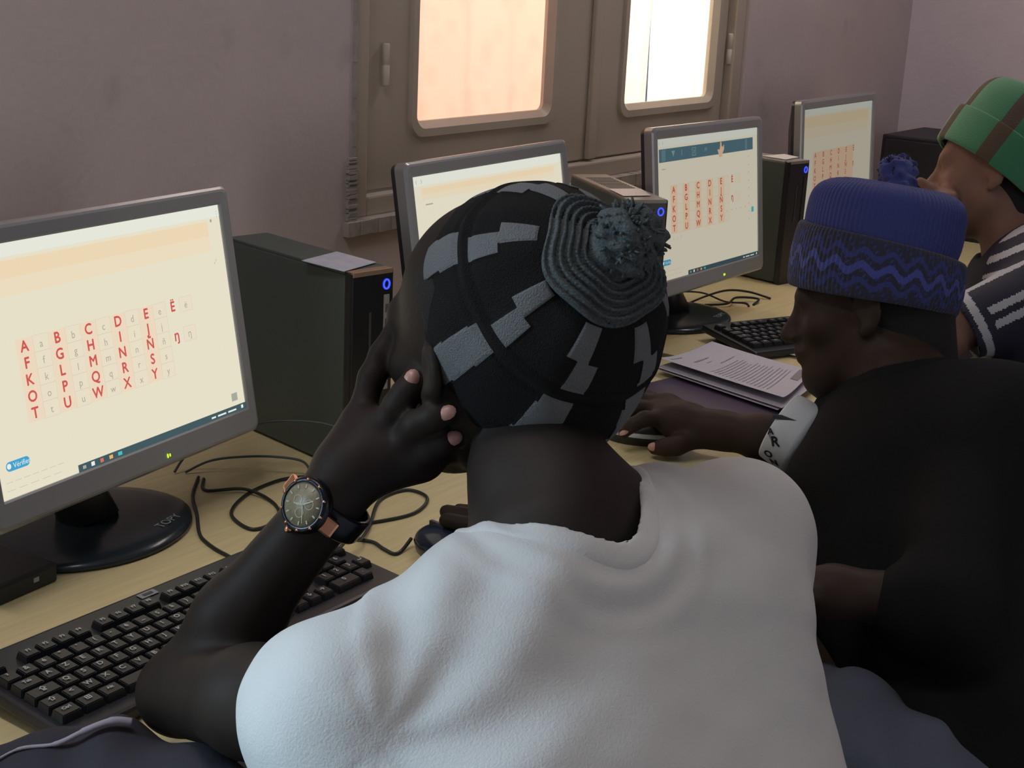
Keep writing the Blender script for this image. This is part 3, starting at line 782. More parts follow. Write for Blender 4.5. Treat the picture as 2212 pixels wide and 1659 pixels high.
tag(sh, 'top white page with faint printed lines, by the arm with the mouse', 'paper')
V = []; F = []; rr = random.Random(11)
def txtline(s0, s1, t, hgt=.006, n=10):
    x = s0
    while x < s1:
        wd = rr.uniform(.02, .06)
        a = pt(x, t); b_ = pt(min(x+wd, s1), t); c = pt(min(x+wd, s1), t+hgt); d = pt(x, t+hgt)
        o = len(V); V.extend([(q[0], q[1], q[2]+.0006) for q in (a, b_, c, d)]); F.append((o, o+1, o+2, o+3)); x += wd+.012
# the page is read from its right side: headline first, then paragraph lines
def vline(t0, t1, s, wd=.006):
    x = t0
    while x < t1:
        l = rr.uniform(.015, .05)
        a = pt(s, x); b_ = pt(s, min(x+l, t1)); c = pt(s+wd, min(x+l, t1)); d = pt(s+wd, x)
        o = len(V); V.extend([(q[0], q[1], q[2]+.0006) for q in (a, b_, c, d)]); F.append((o+3, o+2, o+1, o)); x += l+.012
# survey: the printed lines run parallel to the short edge towards the wall
for t, s0, s1, hh in ((.93, .10, .30, .010), (.80, .28, .55, .018), (.74, .38, .50, .007), (.665, .50, .80, .010)): txtline(s0, s1, t, hh)
for i in range(15): txtline(.12+.01*math.sin(i), .70+.15*rr.random(), .60-.032*i, .007)
mesh('printed_text', V, F, mat('print_ink', (.30, .29, .36), .7), sh)
a_ = [pt(s, t) for s, t in ((.62, .10), (.93, .10), (.93, .035), (.62, .035))]
mesh('printed_stamp', [(q[0], q[1], q[2]+.0007) for q in a_], [(3, 2, 1, 0)], mat('stamp_grey', (.28, .25, .28), .7), sh)
for i, (dz, off) in enumerate(((.011, .012), (.007, .006))):
    o_, _ = page('loose_page', (1.992+off*.3, .914-off), (2.19, .94-off), (2.262, 1.168), (2.058+off*.2, 1.168), DZ+dz, '', .004)
    tag(o_, ['second page of the paper stack, its edge curling out under the top page', 'lowest page of the paper stack lying on the purple folder'][i], 'paper')
fm = mat('purple_folder', (.055, .035, .085), .45, bump=.4, bscale=25, var=.5, vscale=9)
b = bmesh.new(); 
tag(bmobj('document_folder', box(b, -.085, .085, -.135, .135, 0, .005, .0015, Matrix.Translation((2.005, 1.005, DZ+.0002)) @ Matrix.Rotation(-.18, 4, 'Z'))  , fm), 'crumpled dark purple plastic folder under the stack of papers', 'folder')
sh2, _ = page('paper_sheet', (2.335, 1.035), (2.55, 1.04), (2.57, 1.145), (2.345, 1.118), DZ+.004, '', .002)
tag(sh2, 'second white sheet just visible past the mouth of the person in blue cap', 'paper')
tag(boxo('pen', 2.375, 2.50, 1.012, 1.021, DZ+.0005, DZ+.008, mat('pen_blue', (.02, .03, .16), .35), None, .002), 'dark blue pen lying in front of the far white sheet', 'pen')

# flat black box at the left edge of the picture
bx = empty('adapter_box', (.835, 1.275, DZ), .10, 'flat black box at the left edge beside the round monitor foot', 'box')
bmobj('box_shell', box(bmesh.new(), -.11, .045, -.062, .06, 0, .022, .004), mat('black_matte', (.02, .024, .026), .5), bx)
boxo('box_mark', .012, .019, -.0625, -.0618, .010, .015, mat('mark_pale', (.4, .45, .45), .5), bx)

# ================================================================== CABLES
CBL = mat('cable_rubber', (.016, .022, .02), .4)
def cable(label, pts, rad=.0022, m=CBL, per=10, cat='cable'):
    o = tube('cable', spline(pts, per), rad, m, None, 8)
    return tag(o, label, cat)
z0 = DZ+.0024
cable('black cable making a round loop on the desk right of the round monitor foot', [(1.20, 1.335, z0), (1.174, 1.302, z0), (1.203, 1.262, z0+.004), (1.201, 1.21, z0), (1.167, 1.168, z0), (1.124, 1.167, z0), (1.14, 1.22, z0), (1.194, 1.253, z0), (1.25, 1.262, z0), (1.286, 1.253, z0), (1.33, 1.215, z0)])
cable('black cable curving from the round monitor foot toward the keyboard', [(1.20, 1.345, z0), (1.150, 1.300, z0), (1.112, 1.25, z0), (1.075, 1.205, z0), (1.061, 1.178, z0), (1.052, 1.14, z0), (1.054, 1.106, z0), (1.10, 1.09, z0), (1.172, 1.090, z0), (1.215, 1.10, z0)], .0022)
cable('mouse cable running behind the wrist with the watch to the dark blue mouse', [(1.12, 1.095, z0), (1.172, 1.070, z0), (1.191, 1.04, z0), (1.185, 1.015, z0), (1.182, .996, z0), (1.195, .995, z0), (1.2155, .998, z0+.008)])
cable('keyboard cable crossing the near keyboard and looping under the hand', [(1.042, .962, z0+.020), (1.07, .985, z0+.022), (1.10, 1.01, z0+.022), (1.14, 1.03, z0+.02), (1.165, 1.035, z0+.012), (1.19, 1.05, z0+.004), (1.23, 1.075, z0), (1.30, 1.12, z0), (1.35, 1.118, z0), (1.345, 1.08, z0), (1.29, 1.06, z0), (1.22, 1.085, z0), (1.20, 1.10, z0)])
cable('grey cable arching against the side of the nearest tower', [(1.19, 1.38, z0), (1.21, 1.375, .775), (1.235, 1.345, .80), (1.265, 1.31, .817), (1.29, 1.28, .823), (1.315, 1.235, .824), (1.325, 1.205, .815), (1.318, 1.185, .79), (1.31, 1.175, z0)], .0017, mat('cable_grey', (.05, .07, .065), .45))
cable('thin cable low against the nearest tower', [(1.20, 1.37, z0), (1.225, 1.352, .766), (1.25, 1.325, .772), (1.275, 1.285, .776), (1.30, 1.255, .77), (1.302, 1.24, z0)], .0017, mat('cable_grey', (.05, .07, .065), .45))
cable('cable bundle under the monitor with the blue strip', [(2.56, 1.475, z0), (2.60, 1.44, z0+.01), (2.62, 1.39, z0+.014), (2.64, 1.345, z0), (2.66, 1.31, z0), (2.64, 1.29, z0)], .002)
cable('crossing black cable near the keyboard of the monitor with the blue strip', [(2.56, 1.39, z0), (2.60, 1.365, z0+.016), (2.66, 1.35, z0+.02), (2.72, 1.33, z0+.01), (2.74, 1.29, z0)], .0024)
cable('short black cable tangle on the sunlit patch of desk', [(2.58, 1.36, z0), (2.61, 1.325, z0+.004), (2.66, 1.33, z0+.008), (2.70, 1.30, z0+.004), (2.66, 1.29, z0)], .0024)
cable('white mouse lead leaving the black and white mouse', [(1.715, 1.06, z0+.008), (1.70, 1.085, z0), (1.69, 1.13, z0), (1.72, 1.17, z0)], .0016, BLK)

# ================================================================== PEOPLE
def skin_mat(name, c0, c1, rough=.58):
    m = mat(name, c0, rough, bump=.12, bscale=160, var=.3, vscale=14, vcol=c1, spec=.18)
    return m
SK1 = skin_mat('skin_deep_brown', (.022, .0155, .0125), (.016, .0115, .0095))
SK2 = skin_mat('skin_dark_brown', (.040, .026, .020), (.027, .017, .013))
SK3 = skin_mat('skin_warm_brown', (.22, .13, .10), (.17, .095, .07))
NAIL = mat('nail_pink', (.46, .25, .21), .35)
def frame(fwd, up):
    f = np.array(fwd, float); f /= np.linalg.norm(f); u = np.array(up, float); u -= f*(u@f); u /= np.linalg.norm(u)
    return np.cross(f, u), f, u        # right, forward, up
def head_prims(c, fwd, up, s=1., ear=True, ez_=0., es_=1., ey_=0.):
    R_, F_, U_ = frame(fwd, up); M = np.array([R_, F_, U_]); c = np.array(c, float)
    def p(x, y, z): return c+s*(R_*x+F_*y+U_*z)
    def e(x, y, z, rx, ry, rz, k=.012, sub=False, Mx=None): return Ell(p(x, y, z), (rx*s, ry*s, rz*s), M if Mx is None else Mx, k, sub)
    L = [e(0, -.008, .022, .075, .097, .088, .02), e(0, .035, -.035, .060, .058, .070, .03), e(0, .058, -.078, .036, .034, .034, .03),
         Cap_(p(-.045, .01, -.055), p(-.016, .07, -.095), .022*s, .018*s, .03), Cap_(p(.045, .01, -.055), p(.016, .07, -.095), .022*s, .018*s, .03),
         Cap_(p(-.036, .078, .022), p(.036, .078, .022), .013*s, k=.02),
         e(-.044, .064, -.022, .020, .020, .018, .02), e(.044, .064, -.022, .020, .020, .018, .02),
         # sockets then lids
         e(-.031, .104, .004, .017, .018, .012, .012, True), e(.031, .104, .004, .017, .018, .012, .012, True)]
    L2 = [Cap_(p(0, .088, .012), p(0, .112, -.024), .0075*s, .0125*s, .012), e(-.012, .100, -.029, .009, .011, .008, .008), e(.012, .100, -.029, .009, .011, .008, .008),
          e(0, .088, -.052, .028, .018, .010, .014), e(0, .0965, -.0475, .022, .011, .0065, .005), e(0, .0945, -.0615, .019, .011, .0075, .005), e(0, .082, -.090, .018, .015, .016, .016),
          e(-.031, .082, .003, .0145, .011, .0105, .005), e(.031, .082, .003, .0145, .011, .0105, .005)]
    if ear:
        for sx in (-1, 1):
            a = p(sx*.078, -.008+ey_, -.006+ez_)
            an = sx*.35
            Mx = np.array([R_*math.cos(an)+F_*math.sin(an), -R_*math.sin(an)+F_*math.cos(an), U_])
            L2 += [Ell(a, (.0065*s, .019*s*es_, .031*s*es_), Mx, .006), Cap_(p(sx*.079, -.006+ey_, -.030*es_+ez_), p(sx*.077, ey_, -.036*es_+ez_), .007*s, k=.006),
                   Ell(p(sx*.0865, -.004+ey_, -.002+ez_), (.006*s, .010*s*es_, .018*s*es_), Mx, .006, True)]
    return L+L2, p, (R_, F_, U_)
def nails(parent, L_):
    po = np.array(parent.parent.location)
    for tip, nrm, dirv, r_ in L_:
        n = np.array(nrm, float); n /= np.linalg.norm(n); d = np.array(dirv, float); d -= n*(d@n); d /= np.linalg.norm(d); sd = np.cross(d, n)
        V = []; F = []; k = 12
        V.append(tuple(np.array(tip)-po+n*r_*.30))
        for ring, (q, hgt) in enumerate(((.5, .24), (.85, .05), (1., -.12))):
            for j in range(k):
                a = 2*PI*j/k; V.append(tuple(np.array(tip)-po+sd*math.cos(a)*r_*.72*q+d*math.sin(a)*r_*.95*q+n*r_*hgt))
        for j in range(k): F.append((0, 1+j, 1+(j+1) % k))
        for g in range(2):
            for j in range(k): F.append((1+g*k+j, 1+(g+1)*k+j, 1+(g+1)*k+(j+1) % k, 1+g*k+(j+1) % k))
        mesh('fingernail', V, F, NAIL, parent, smooth=True)

def person(label, loc):
    return empty('person', loc, 0, label, 'person')
def cloth_noise(scale, amp, seed):
    """broad folds along given directions, as a displacement of the implicit surface"""
    rr = np.random.RandomState(seed); K = rr.normal(size=(7, 3)); K /= np.linalg.norm(K, axis=1)[:, None]; ph = rr.uniform(0, 6, 7); f = rr.uniform(.5, 1.6, 7)*scale
    def fn(P):
        o = 0
        for i in range(7): o = o+np.sin(P@K[i]*f[i]+ph[i]+1.5*np.sin(P@K[(i+2) % 7]*f[i]*.6))
        return o*amp/3
    return fn
def strands(c, rc, n, rad, L_, seed, up=None):
    """yarn ends of a bobble: short curled tubes growing out of its core"""
    rr = random.Random(seed); out = []
    for i in range(n):
        v = np.array([rr.gauss(0, 1) for _ in range(3)]); v /= np.linalg.norm(v)
        if up is not None and v@up < -.45: v = -v
        w_ = np.array([rr.gauss(0, 1) for _ in range(3)]); w_ -= v*(w_@v); w_ /= np.linalg.norm(w_)
        a = c+v*rc*.7; l = L_*rr.uniform(.6, 1.15)
        P = [a+v*l*t+w_*l*.55*math.sin(t*2.6)*t for t in (0, .33, .66, 1)]
        out.append(tube_data(P, [rad, rad, rad*.9, rad*.6], 5))
    return merge(out)

# ------------------------------------------------------------------ person 1: white T-shirt, black and grey knitted cap, head on left hand
P1 = person('person in white T-shirt and black and grey knitted cap, leaning on left hand', (.88, .40, 0))
def loc(o, P):   # children keep world-space meshes
    return tuple(np.array(o)-np.array(P.location))
def pblob(name, prims, h, m, P, **k): return blob(name, prims, h, m, P, origin=np.array(P.location), **k)
def pmesh(name, V, F, m, P, smooth=True, mi=None, parent=None):
    return mesh(name, [tuple(np.array(v)-np.array(P.location)) for v in V], F, m, parent or P, smooth, mi)
H1 = at(1080, 712, 1.205)
hp, hp1, fr1 = head_prims(H1, (.12, .95, -.26), (.06, .25, .95), 1.0, ez_=-.017, es_=.75, ey_=.013)
LSH = at(742, 1540, 1.02); RSH = at(1592, 1155, 1.27); C7 = at(1195, 1300, 1.115)
ELB = at(392, 1495, 1.225); WR = at(702, 1095, 1.185)
mid = (LSH+RSH)/2
PEL = A(.86, .33, .53)
body = list(hp)
body += pc((1095, 850, 1.235, .046), (1150, 960, 1.205, .052), (1175, 1060, 1.165, .057), (1195, 1180, 1.125, .062), k=.02)
body += pc((1240, 1080, 1.135, .035), (1420, 1120, 1.20, .03), k=.03) + pc((1160, 1190, 1.12, .04), (1010, 1410, 1.08, .030), k=.02)
body += [Cap_(C7, LSH, .045, .042, .04), Cap_(C7, RSH, .045, .045, .04), Cap_(C7-A(0, -.02, .06), (C7+PEL)/2, .09, .10, .05), Cap_(mid+A(0, 0, -.05), mid*.5+PEL*.5, .09, .10, .05)]
# left arm: upper arm forward to the elbow on the desk edge, forearm up to the cheek
body += [Cap_(LSH, ELB*.5+LSH*.5, .044, .041, .02), Cap_(ELB*.5+LSH*.5, ELB, .041, .036, .02), Cap_(ELB, ELB*.6+WR*.4, .033, .035, .015), Cap_(ELB*.6+WR*.4, WR, .035, .0265, .02)]
# hand
FLT = None
body += pc((702, 1095, 1.185, .025), (760, 1010, 1.19, .0235), (812, 935, 1.20, .022), k=.015)
body += pc((745, 1040, 1.195, .022), (850, 985, 1.20, .023), (910, 990, 1.20, .020), k=.018)
body += pc((735, 1000, 1.20, .020), (775, 915, 1.215, .017), k=.014)
body += pc((775, 915, 1.215, .0125), (803, 815, 1.225, .0112), (824, 765, 1.228, .0100), (846, 718, 1.230, .0082), k=.006)       # index, straight up the cheek
body += pc((815, 945, 1.198, .0135), (862, 873, 1.183, .0122), (880, 845, 1.181, .0108), (892, 818, 1.185, .0092), k=.006)       # middle
body += pc((858, 975, 1.190, .0135), (902, 918, 1.168, .0122), (938, 900, 1.160, .0108), (963, 892, 1.161, .0090), k=.005)       # ring
body += pc((880, 1000, 1.190, .0135), (928, 968, 1.176, .0112), (955, 955, 1.173, .0100), (978, 947, 1.176, .0086), k=.006)      # little
body += pc((750, 1040, 1.21, .017), (815, 985, 1.235, .0145), (880, 960, 1.245, .0125), k=.010)                                   # thumb, under the jaw
# right arm, reaching to the mouse
RM = A(1.246, .893, .797)
RE = A(1.21, .70, .80)
body += [Cap_(RSH, RE, .045, .036, .02), Cap_(RE, RM+A(-.01, -.07, .002), .037, .025, .02), Cap_(RM+A(-.01, -.075, .002), RM+A(-.008, -.0, .004), .026, .027, .02),
         Cap_(RM+A(-.03, .0, .006), RM+A(-.03, .055, .0), .0095, .0085, .006), Cap_(RM+A(-.012, .01, .010), RM+A(-.013, .068, .002), .0095, .0085, .006),
         Cap_(RM+A(.006, .01, .008), RM+A(.004, .062, .000), .0095, .0085, .006), Cap_(RM+A(.02, .005, .002), RM+A(.022, .048, -.008), .009, .0078, .006),
         Cap_(RM+A(-.03, -.035, -.005), RM+A(-.048, .02, -.02), .012, .0095, .008)]
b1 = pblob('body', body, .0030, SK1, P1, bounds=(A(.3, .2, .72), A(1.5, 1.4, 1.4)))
nails(b1, [(at(889, 818, 1.1745), -CF+CU*.2, CU+CR*.3, .0090), (at(965, 891, 1.1515), -CF+CU*.2, CR+CU*.5, .0084), (at(979, 947, 1.1660), -CF+CR*.2, CR+CU*.25, .0084)])
# hair: close-cropped below the cap
R1, F1, U1 = fr1; Mh = np.array([R1, F1, U1])
hair = [Ell(hp1(0, -.014, .018), (.0785, .100, .090), Mh, .01), Cap_(hp1(0, -.05, -.03), hp1(0, -.04, -.06), .045, .04, .02), Ell(hp1(0, .085, -.02), (.12, .098, .12), Mh, .004, True), Plane(hp1(0, -.05, -.083), -U1)]
pblob('hair', hair, .004, mat('cropped_hair', (.010, .009, .009), .85, bump=1., bscale=900), P1)
# T-shirt
SHP = mat('white_cotton', (.47, .47, .46), .85, bump=.25, bscale=500, var=.06, vscale=25, sheen=.15)
C7L = at(1160, 1322, 1.11)
sh = [Cap_(C7L, LSH*.35+C7L*.65, .050, .049, .04), Cap_(LSH*.35+C7L*.65, LSH, .049, .058, .04), Cap_(C7, RSH*.35+C7*.65, .052, .054, .04), Cap_(RSH*.35+C7*.65, RSH, .054, .059, .04)]
sh += pc((1010, 1545, 1.08, .092), (960, 1900, 1.02, .125), k=.08) + pc((1478, 1400, 1.19, .107), (1500, 1800, 1.13, .128), k=.08)
sh += pc((1200, 1400, 1.12, .085), (1200, 1900, 1.05, .12), k=.08)
LOW = at(1200, 1900, 1.06)
sh += [Cap_(LOW, PEL+A(0, 0, .02), .135, .150, .08)]
HEM = LSH*.46+ELB*.54
HS = LSH+(ELB-LSH)/np.linalg.norm(ELB-LSH)*.085
sh += [Cap_(LSH, LSH*.92+ELB*.08, .060, .060, .03), Cap_(HS, HS+(ELB-LSH)*.9, .060, .16, .004, True), Cap_(RSH, RSH*.45+RE*.55, .062, .054, .03)]
sh += pc((1330, 1150, 1.17, .040), (1420, 1120, 1.20, .042), k=.03)
da = (ELB-LSH)/np.linalg.norm(ELB-LSH); dr = (RE-RSH)/np.linalg.norm(RE-RSH)
fold = cloth_noise(38, .0022, 4); fold2 = cloth_noise(90, .0007, 9)
ARMP = at(830, 1560, 1.0)
def sdisp(P):
    # radiating creases from the armpit, broad soft drape elsewhere
    q = P-ARMP; u = q@CR; v = -(q@CU); ang = np.arctan2(v, u); r_ = np.sqrt(u*u+v*v)+1e-6
    crease = np.sin(ang*9+3*r_*10)*np.exp(-((r_-.11)/.07)**2)*.0027*(u > -.02)
    q2 = P-at(1250, 1150, 1.1); r2 = np.linalg.norm(q2, axis=-1)
    c2 = np.sin(r2*240)*np.exp(-((r2-.075)/.03)**2)*.0012
    return fold(P)+fold2(P)+crease+c2
nd = at(1165, 1010, 1.155)-at(1210, 1230, 1.12); nd /= np.linalg.norm(nd)
NKR = .066
NKC = at(1200, 1118, 1.135)
sh += [Cap_(NKC-nd*.03, NKC+nd*.2, NKR, .085, .004, True)]
t1 = pblob('t_shirt', sh, .0038, SHP, P1, disp=sdisp, smooth_it=2)
# sleeve and collar trims follow the cloth
def ring(c, n, r1, r2, N=48, ref=None, wob=0.):
    n = n/np.linalg.norm(n); a = np.cross(n, ref if ref is not None else A(0, 0, 1)); a /= np.linalg.norm(a); b_ = np.cross(n, a)
    return [c+a*r1*math.cos(2*PI*i/N)+b_*r2*math.sin(2*PI*i/N)+n*wob*math.sin(4*PI*i/N+1) for i in range(N)]
sh2 = [q for q in sh if not q.sub]
cd_ = lambda P: sdisp(P)-.0016
pblob('collar', sh2+[Cap_(NKC-nd*.03, NKC+nd*.2, NKR-.001, .085, .004, True), Beyond(Cap_(NKC-nd*.03, NKC+nd*.2, NKR+.013, .098))], .0026, SHP, P1, disp=cd_, bounds=(NKC-.13, NKC+.13))
# trousers, shoes
JE = mat('dark_trousers', (.022, .022, .035), .8, bump=.3, bscale=200)
leg = []
for sx in (-1, 1):
    k_ = PEL+A(sx*.12, .40, -.04); leg += [Cap_(PEL+A(sx*.09, 0, -.03), k_, .095, .068, .04), Cap_(k_, k_+A(0, .02, -.41), .066, .048, .02)]
leg += [Cap_(PEL+A(-.06, 0, 0), PEL+A(.06, 0, 0), .12, k=.05)]
pblob('trousers', leg, .008, JE, P1, disp=cloth_noise(45, .003, 2))
for sx in (-1, 1):
    k_ = PEL+A(sx*.12, .42, -.45)
    pblob('shoe', [Cap_(k_+A(0, -.03, -.03), k_+A(0, .13, -.045), .045, .036, .03), Plane(A(0, 0, .003), A(0, 0, -1))], .006, BLK, P1)

# cap: worn back on the head
CA = np.array([-.230, -.761, .607]); CA /= np.linalg.norm(CA)
E1 = np.cross(CA, A(1, 0, 0)); E1 /= np.linalg.norm(E1); E2 = np.cross(CA, E1)
CC1 = at(1168, 672, 1.2)
KD = mat('dark_knit', (.012, .012, .0125), .95, bump=.9, bscale=800, spec=.15)
KG = mat('grey_knit', (.155, .165, .172), .95, bump=.9, bscale=800, spec=.15)
yn = mat('mixed_yarn', (.018, .020, .021), .95, bump=.8, bscale=500, var=.9, vscale=330, vcol=(.125, .15, .155), spec=.15)
nth, nph = 150, 360; TM = math.radians(112)
V = []; F = []; MI = []
def strip_at(th, ph):
    td = math.degrees(th); pd = math.degrees(ph)
    if td < 33 or td > 108 or 63.5 < td < 69.5: return False
    for c in (4, 51, 97, 143, 189, 235, 281, 327):
        base = c; wd = 8.2 if td > 69 else 6.8
        if td < 64:
            base += 3.5 if td > 49 else -3.0            # stepped, lightning-like upper piece
        else: base -= (td-69)*.06
        d = (pd-base+180) % 360-180
        if abs(d) < wd: return True
    return False
for i in range(nth+1):
    th = TM*i/nth
    for j in range(nph):
        ph = 2*PI*j/nph; td = math.degrees(th)
        r_ = .1055*(1+.02*math.sin(2*ph+1)+.012*math.sin(3*ph))
        r_ -= .0018*max(0, (td-90)/22)**1.5*3
        r_ *= 1+.24*math.exp(-(((math.degrees(ph)-165)/62)**2))*(max(0, min(1, (td-68)/44)))**1.2
        if strip_at(th, ph): r_ += .0011
        g = math.exp(-((td-66.5)/1.6)**2); r_ += .0022*g-.0012*math.exp(-((td-62.5)/1.2)**2)-.0012*math.exp(-((td-70.5)/1.2)**2)
        r_ += .0009*math.sin(5*ph+td*.06)+.0006*math.sin(11*ph-td*.09)
        if td > 108: r_ -= .003*(td-108)/4
        d = CA*math.cos(th)+(E1*math.cos(ph)+E2*math.sin(ph))*math.sin(th)
        V.append(CC1+d*r_)
for i in range(nth):
    for j in range(nph):
        F.append((i*nph+j, (i+1)*nph+j, (i+1)*nph+(j+1) % nph, i*nph+(j+1) % nph))
        MI.append(1 if strip_at(TM*(i+.5)/nth, 2*PI*(j+.5)/nph) else 0)
# turn the brim inwards so the cap has thickness
k0 = len(V)
for j in range(nph):
    p = V[nth*nph+j]; V.append(CC1+(p-CC1)*.955)
for j in range(nph):
    p = V[(nth-14)*nph+j]; V.append(CC1+(p-CC1)*.955)
for a_, b_ in ((nth*nph, k0), (k0, k0+nph)):
    for j in range(nph): F.append((a_+j, b_+j, b_+(j+1) % nph, a_+(j+1) % nph)); MI.append(0)
cap1 = pmesh('knitted_cap', V, F, [KD, KG], P1, mi=MI)
# crocheted crown: a limp ribbed disc with a bobble
V = []; F = []; MI = []; nr, nph2 = 90, 240
for i in range(nr+1):
    t = i/nr; th = math.radians(31.5)*t
    for j in range(nph2):
        ph = 2*PI*j/nph2
        th2 = th*(1+.045*math.sin(5*ph+.8)+.03*math.sin(3*ph+2))
        r_ = .1062+.0052*min(1, (1-t)*9+.25)+.0019*math.sin(t*2*PI*9.5)+.0016*math.sin(6*ph+2.)*t+.0005*math.sin(70*ph+i)
        if i == nr: r_ = .1045
        d = CA*math.cos(th2)+(E1*math.cos(ph)+E2*math.sin(ph))*math.sin(th2)
        V.append(CC1+d*r_)
for i in range(nr):
    for j in range(nph2): F.append((i*nph2+j, (i+1)*nph2+j, (i+1)*nph2+(j+1) % nph2, i*nph2+(j+1) % nph2))
disc = pmesh('crocheted_crown', V, F, yn, P1, parent=cap1)
PM = at(1352, 520, 1.115)
nzz = cloth_noise(260, .0035, 21)
pom = pblob('yarn_bobble', [Ell(PM, (.028, .028, .026), None, .01), Cap_(PM, CC1+CA*.104, .024, .022, .012)], .0022, yn, P1, disp=nzz)
V, F = strands(PM, .027, 170, .0016, .014, 5, CA)
pmesh('yarn_strands', V, F, yn, P1, parent=pom)
# earring
er = hp1(-.083, -.004, -.040)
# wrist watch
WD = (WR-ELB)/np.linalg.norm(WR-ELB)
def watch():
    c0 = at(716, 1098, 1.185); 
    face_n = -CF*.86-CR*.48+CU*.12; face_n -= WD*(face_n@WD); face_n /= np.linalg.norm(face_n)
    sx = np.cross(WD, face_n)
    w_ = empty('wrist_watch', tuple(c0), 0, 'large black and rose gold watch on the left wrist of the person in white', 'watch')
    cc = c0+face_n*.0315-c0; L0 = np.array([0., 0, 0])
    def wm(n, V, F, m, par=w_, smooth=True): return mesh(n, V, F, m, par, smooth)
    # strap round the wrist
    V = []; F = []; N = 40; prof = [(-.011, 0), (-.011, .003), (-.009, .0042), (.009, .0042), (.011, .003), (.011, 0)]
    for i in range(N):
        a = 2*PI*i/N
        for u, h_ in prof: V.append((face_n*math.cos(a)*(.0272+h_)+sx*math.sin(a)*(.0290+h_))+WD*u)
    k = len(prof)
    for i in range(N):
        for j in range(k): F.append((i*k+j, ((i+1) % N)*k+j, ((i+1) % N)*k+(j+1) % k, i*k+(j+1) % k))
    BM = mat('watch_black_steel', (.02, .02, .026), .25, metal=.7)
    RG = mat('rose_gold', (.72, .36, .22), .22, metal=1.)
    wm('strap', V, F, BM)
    Mx = Matrix(((sx[0], WD[0], face_n[0], face_n[0]*.0292), (sx[1], WD[1], face_n[1], face_n[1]*.0292), (sx[2], WD[2], face_n[2], face_n[2]*.0292), (0, 0, 0, 1)))
    V, F = lathe([(.0205, 0), (.0225, .001), (.0232, .004), (.0232, .008), (.0215, .0105), (.0185, .0118), (.0178, .0105)], 48, Mx); case = wm('case', V, F, BM)
    V, F = lathe([(.0179, .0100), (.0179, .0109), (.0001, .0110)], 40, Mx); wm('dial', V, F, mat('watch_dial', (.26, .22, .14), .4, var=.5, vscale=300), case)
    L_ = []
    for a, l, wd in ((.6, .011, .0009), (2.4, .015, .0006), (4.2, .009, .0009)):
        dx, dy = math.sin(a), math.cos(a)
        L_.append(([tuple(Mx @ Vector(q)) for q in ((-dy*wd, dx*wd, .0114), (dx*l-dy*wd*.4, dy*l+dx*wd*.4, .0114), (dx*l+dy*wd*.4, dy*l-dx*wd*.4, .0114), (dy*wd, -dx*wd, .0114))], [(0, 1, 2, 3)]))
    for i in range(12):
        a = i*PI/6; L_.append(([tuple(Mx @ Vector((math.sin(a)*r_+math.cos(a)*s_, math.cos(a)*r_-math.sin(a)*s_, .0113))) for r_, s_ in ((.0135, -.0006), (.0165, -.0006), (.0165, .0006), (.0135, .0006))], [(0, 1, 2, 3)]))
    for cx, cy in ((-.006, 0), (.005, .004), (.002, -.0065)):
        L_.append(([tuple(Mx @ Vector((cx+r_*math.cos(a*PI/8), cy+r_*math.sin(a*PI/8), .0112))) for r_ in (.0042, .0037) for a in range(16)], [(a, (a+1) % 16, 16+(a+1) % 16, 16+a) for a in range(16)]))
    V, F = merge(L_); wm('hands_and_markers', V, F, mat('watch_markers', (.36, .325, .22), .45), case, False)
    for i in range(10):
        a = 2*PI*i/10+.2; V, F = lathe([(.0012, .0085), (.0012, .0122)], 8); V = [tuple(Mx @ Vector((v[0]+math.cos(a)*.0207, v[1]+math.sin(a)*.0207, v[2]))) for v in V]
        wm('bezel_stud', V, F, RG, case)
    for sy in (-1, 1):
        b = bmesh.new(); box(b, -.0075, .0075, -.0075, .0075, 0, .005, .002)
        o = bmobj('lug', b, RG, w_); o.matrix_local = Mx @ Matrix.Translation((sy*.0235, 0, -.0005)) @ Matrix.Rotation(sy*.5, 4, 'Y')
    V, F = lathe([(.0028, 0), (.0032, .001), (.0032, .004), (.002, .005)], 12, Mx @ Matrix.Translation((0, -.0232, .005)) @ Matrix.Rotation(PI/2, 4, 'X')); wm('crown', V, F, RG, case)
    return w_
watch()
rc = at(915, 868, 1.1835)
V, F = tube_data(ring(A(0, 0, 0), CR*.8-CU*.5+CF*.1, .0105, .0105, 24), .0022, 8, True)
rgo = mesh('finger_ring', V, F, mat('ring_metal', (.3, .42, .42), .25, metal=.9), None, True); rgo.location = tuple(at(903, 912, 1.176)); tag(rgo, 'dull silver ring on a curled finger at the cheek', 'ring')
# dark cloth lying over the desk front at lower left
cl = []
cl += pc((-60, 1700, 1.19, .03), (120, 1668, 1.19, .032), (250, 1640, 1.19, .032), (360, 1700, 1.19, .03), k=.02)
cl += pc((300, 1665, 1.18, .024), (420, 1700, 1.15, .030), (520, 1760, 1.12, .03), k=.02)
cl += pc((60, 1800, 1.15, .04), (300, 1760, 1.15, .045), k=.03)
dj = blob('draped_jacket', cl, .004, mat('purple_cloth', (.018, .015, .024), .85, bump=.3, bscale=150), None, disp=cloth_noise(55, .003, 8)); tag(dj, 'dark purple jacket bunched at the desk edge, with a pale hem', 'jacket')
V, F = tube_data(spline([at(-30, 1655, 1.165), at(40, 1618, 1.168), at(120, 1607, 1.165), at(180, 1580, 1.165), at(240, 1558, 1.168), at(285, 1560, 1.172)], 8), [.001]*8+[.0015]*8+[.0022]*8+[.003]*8+[.0035]*9, 8)
mesh('pale_hem', V, F, mat('pale_hem_cloth', (.30, .26, .31), .8), dj, True)

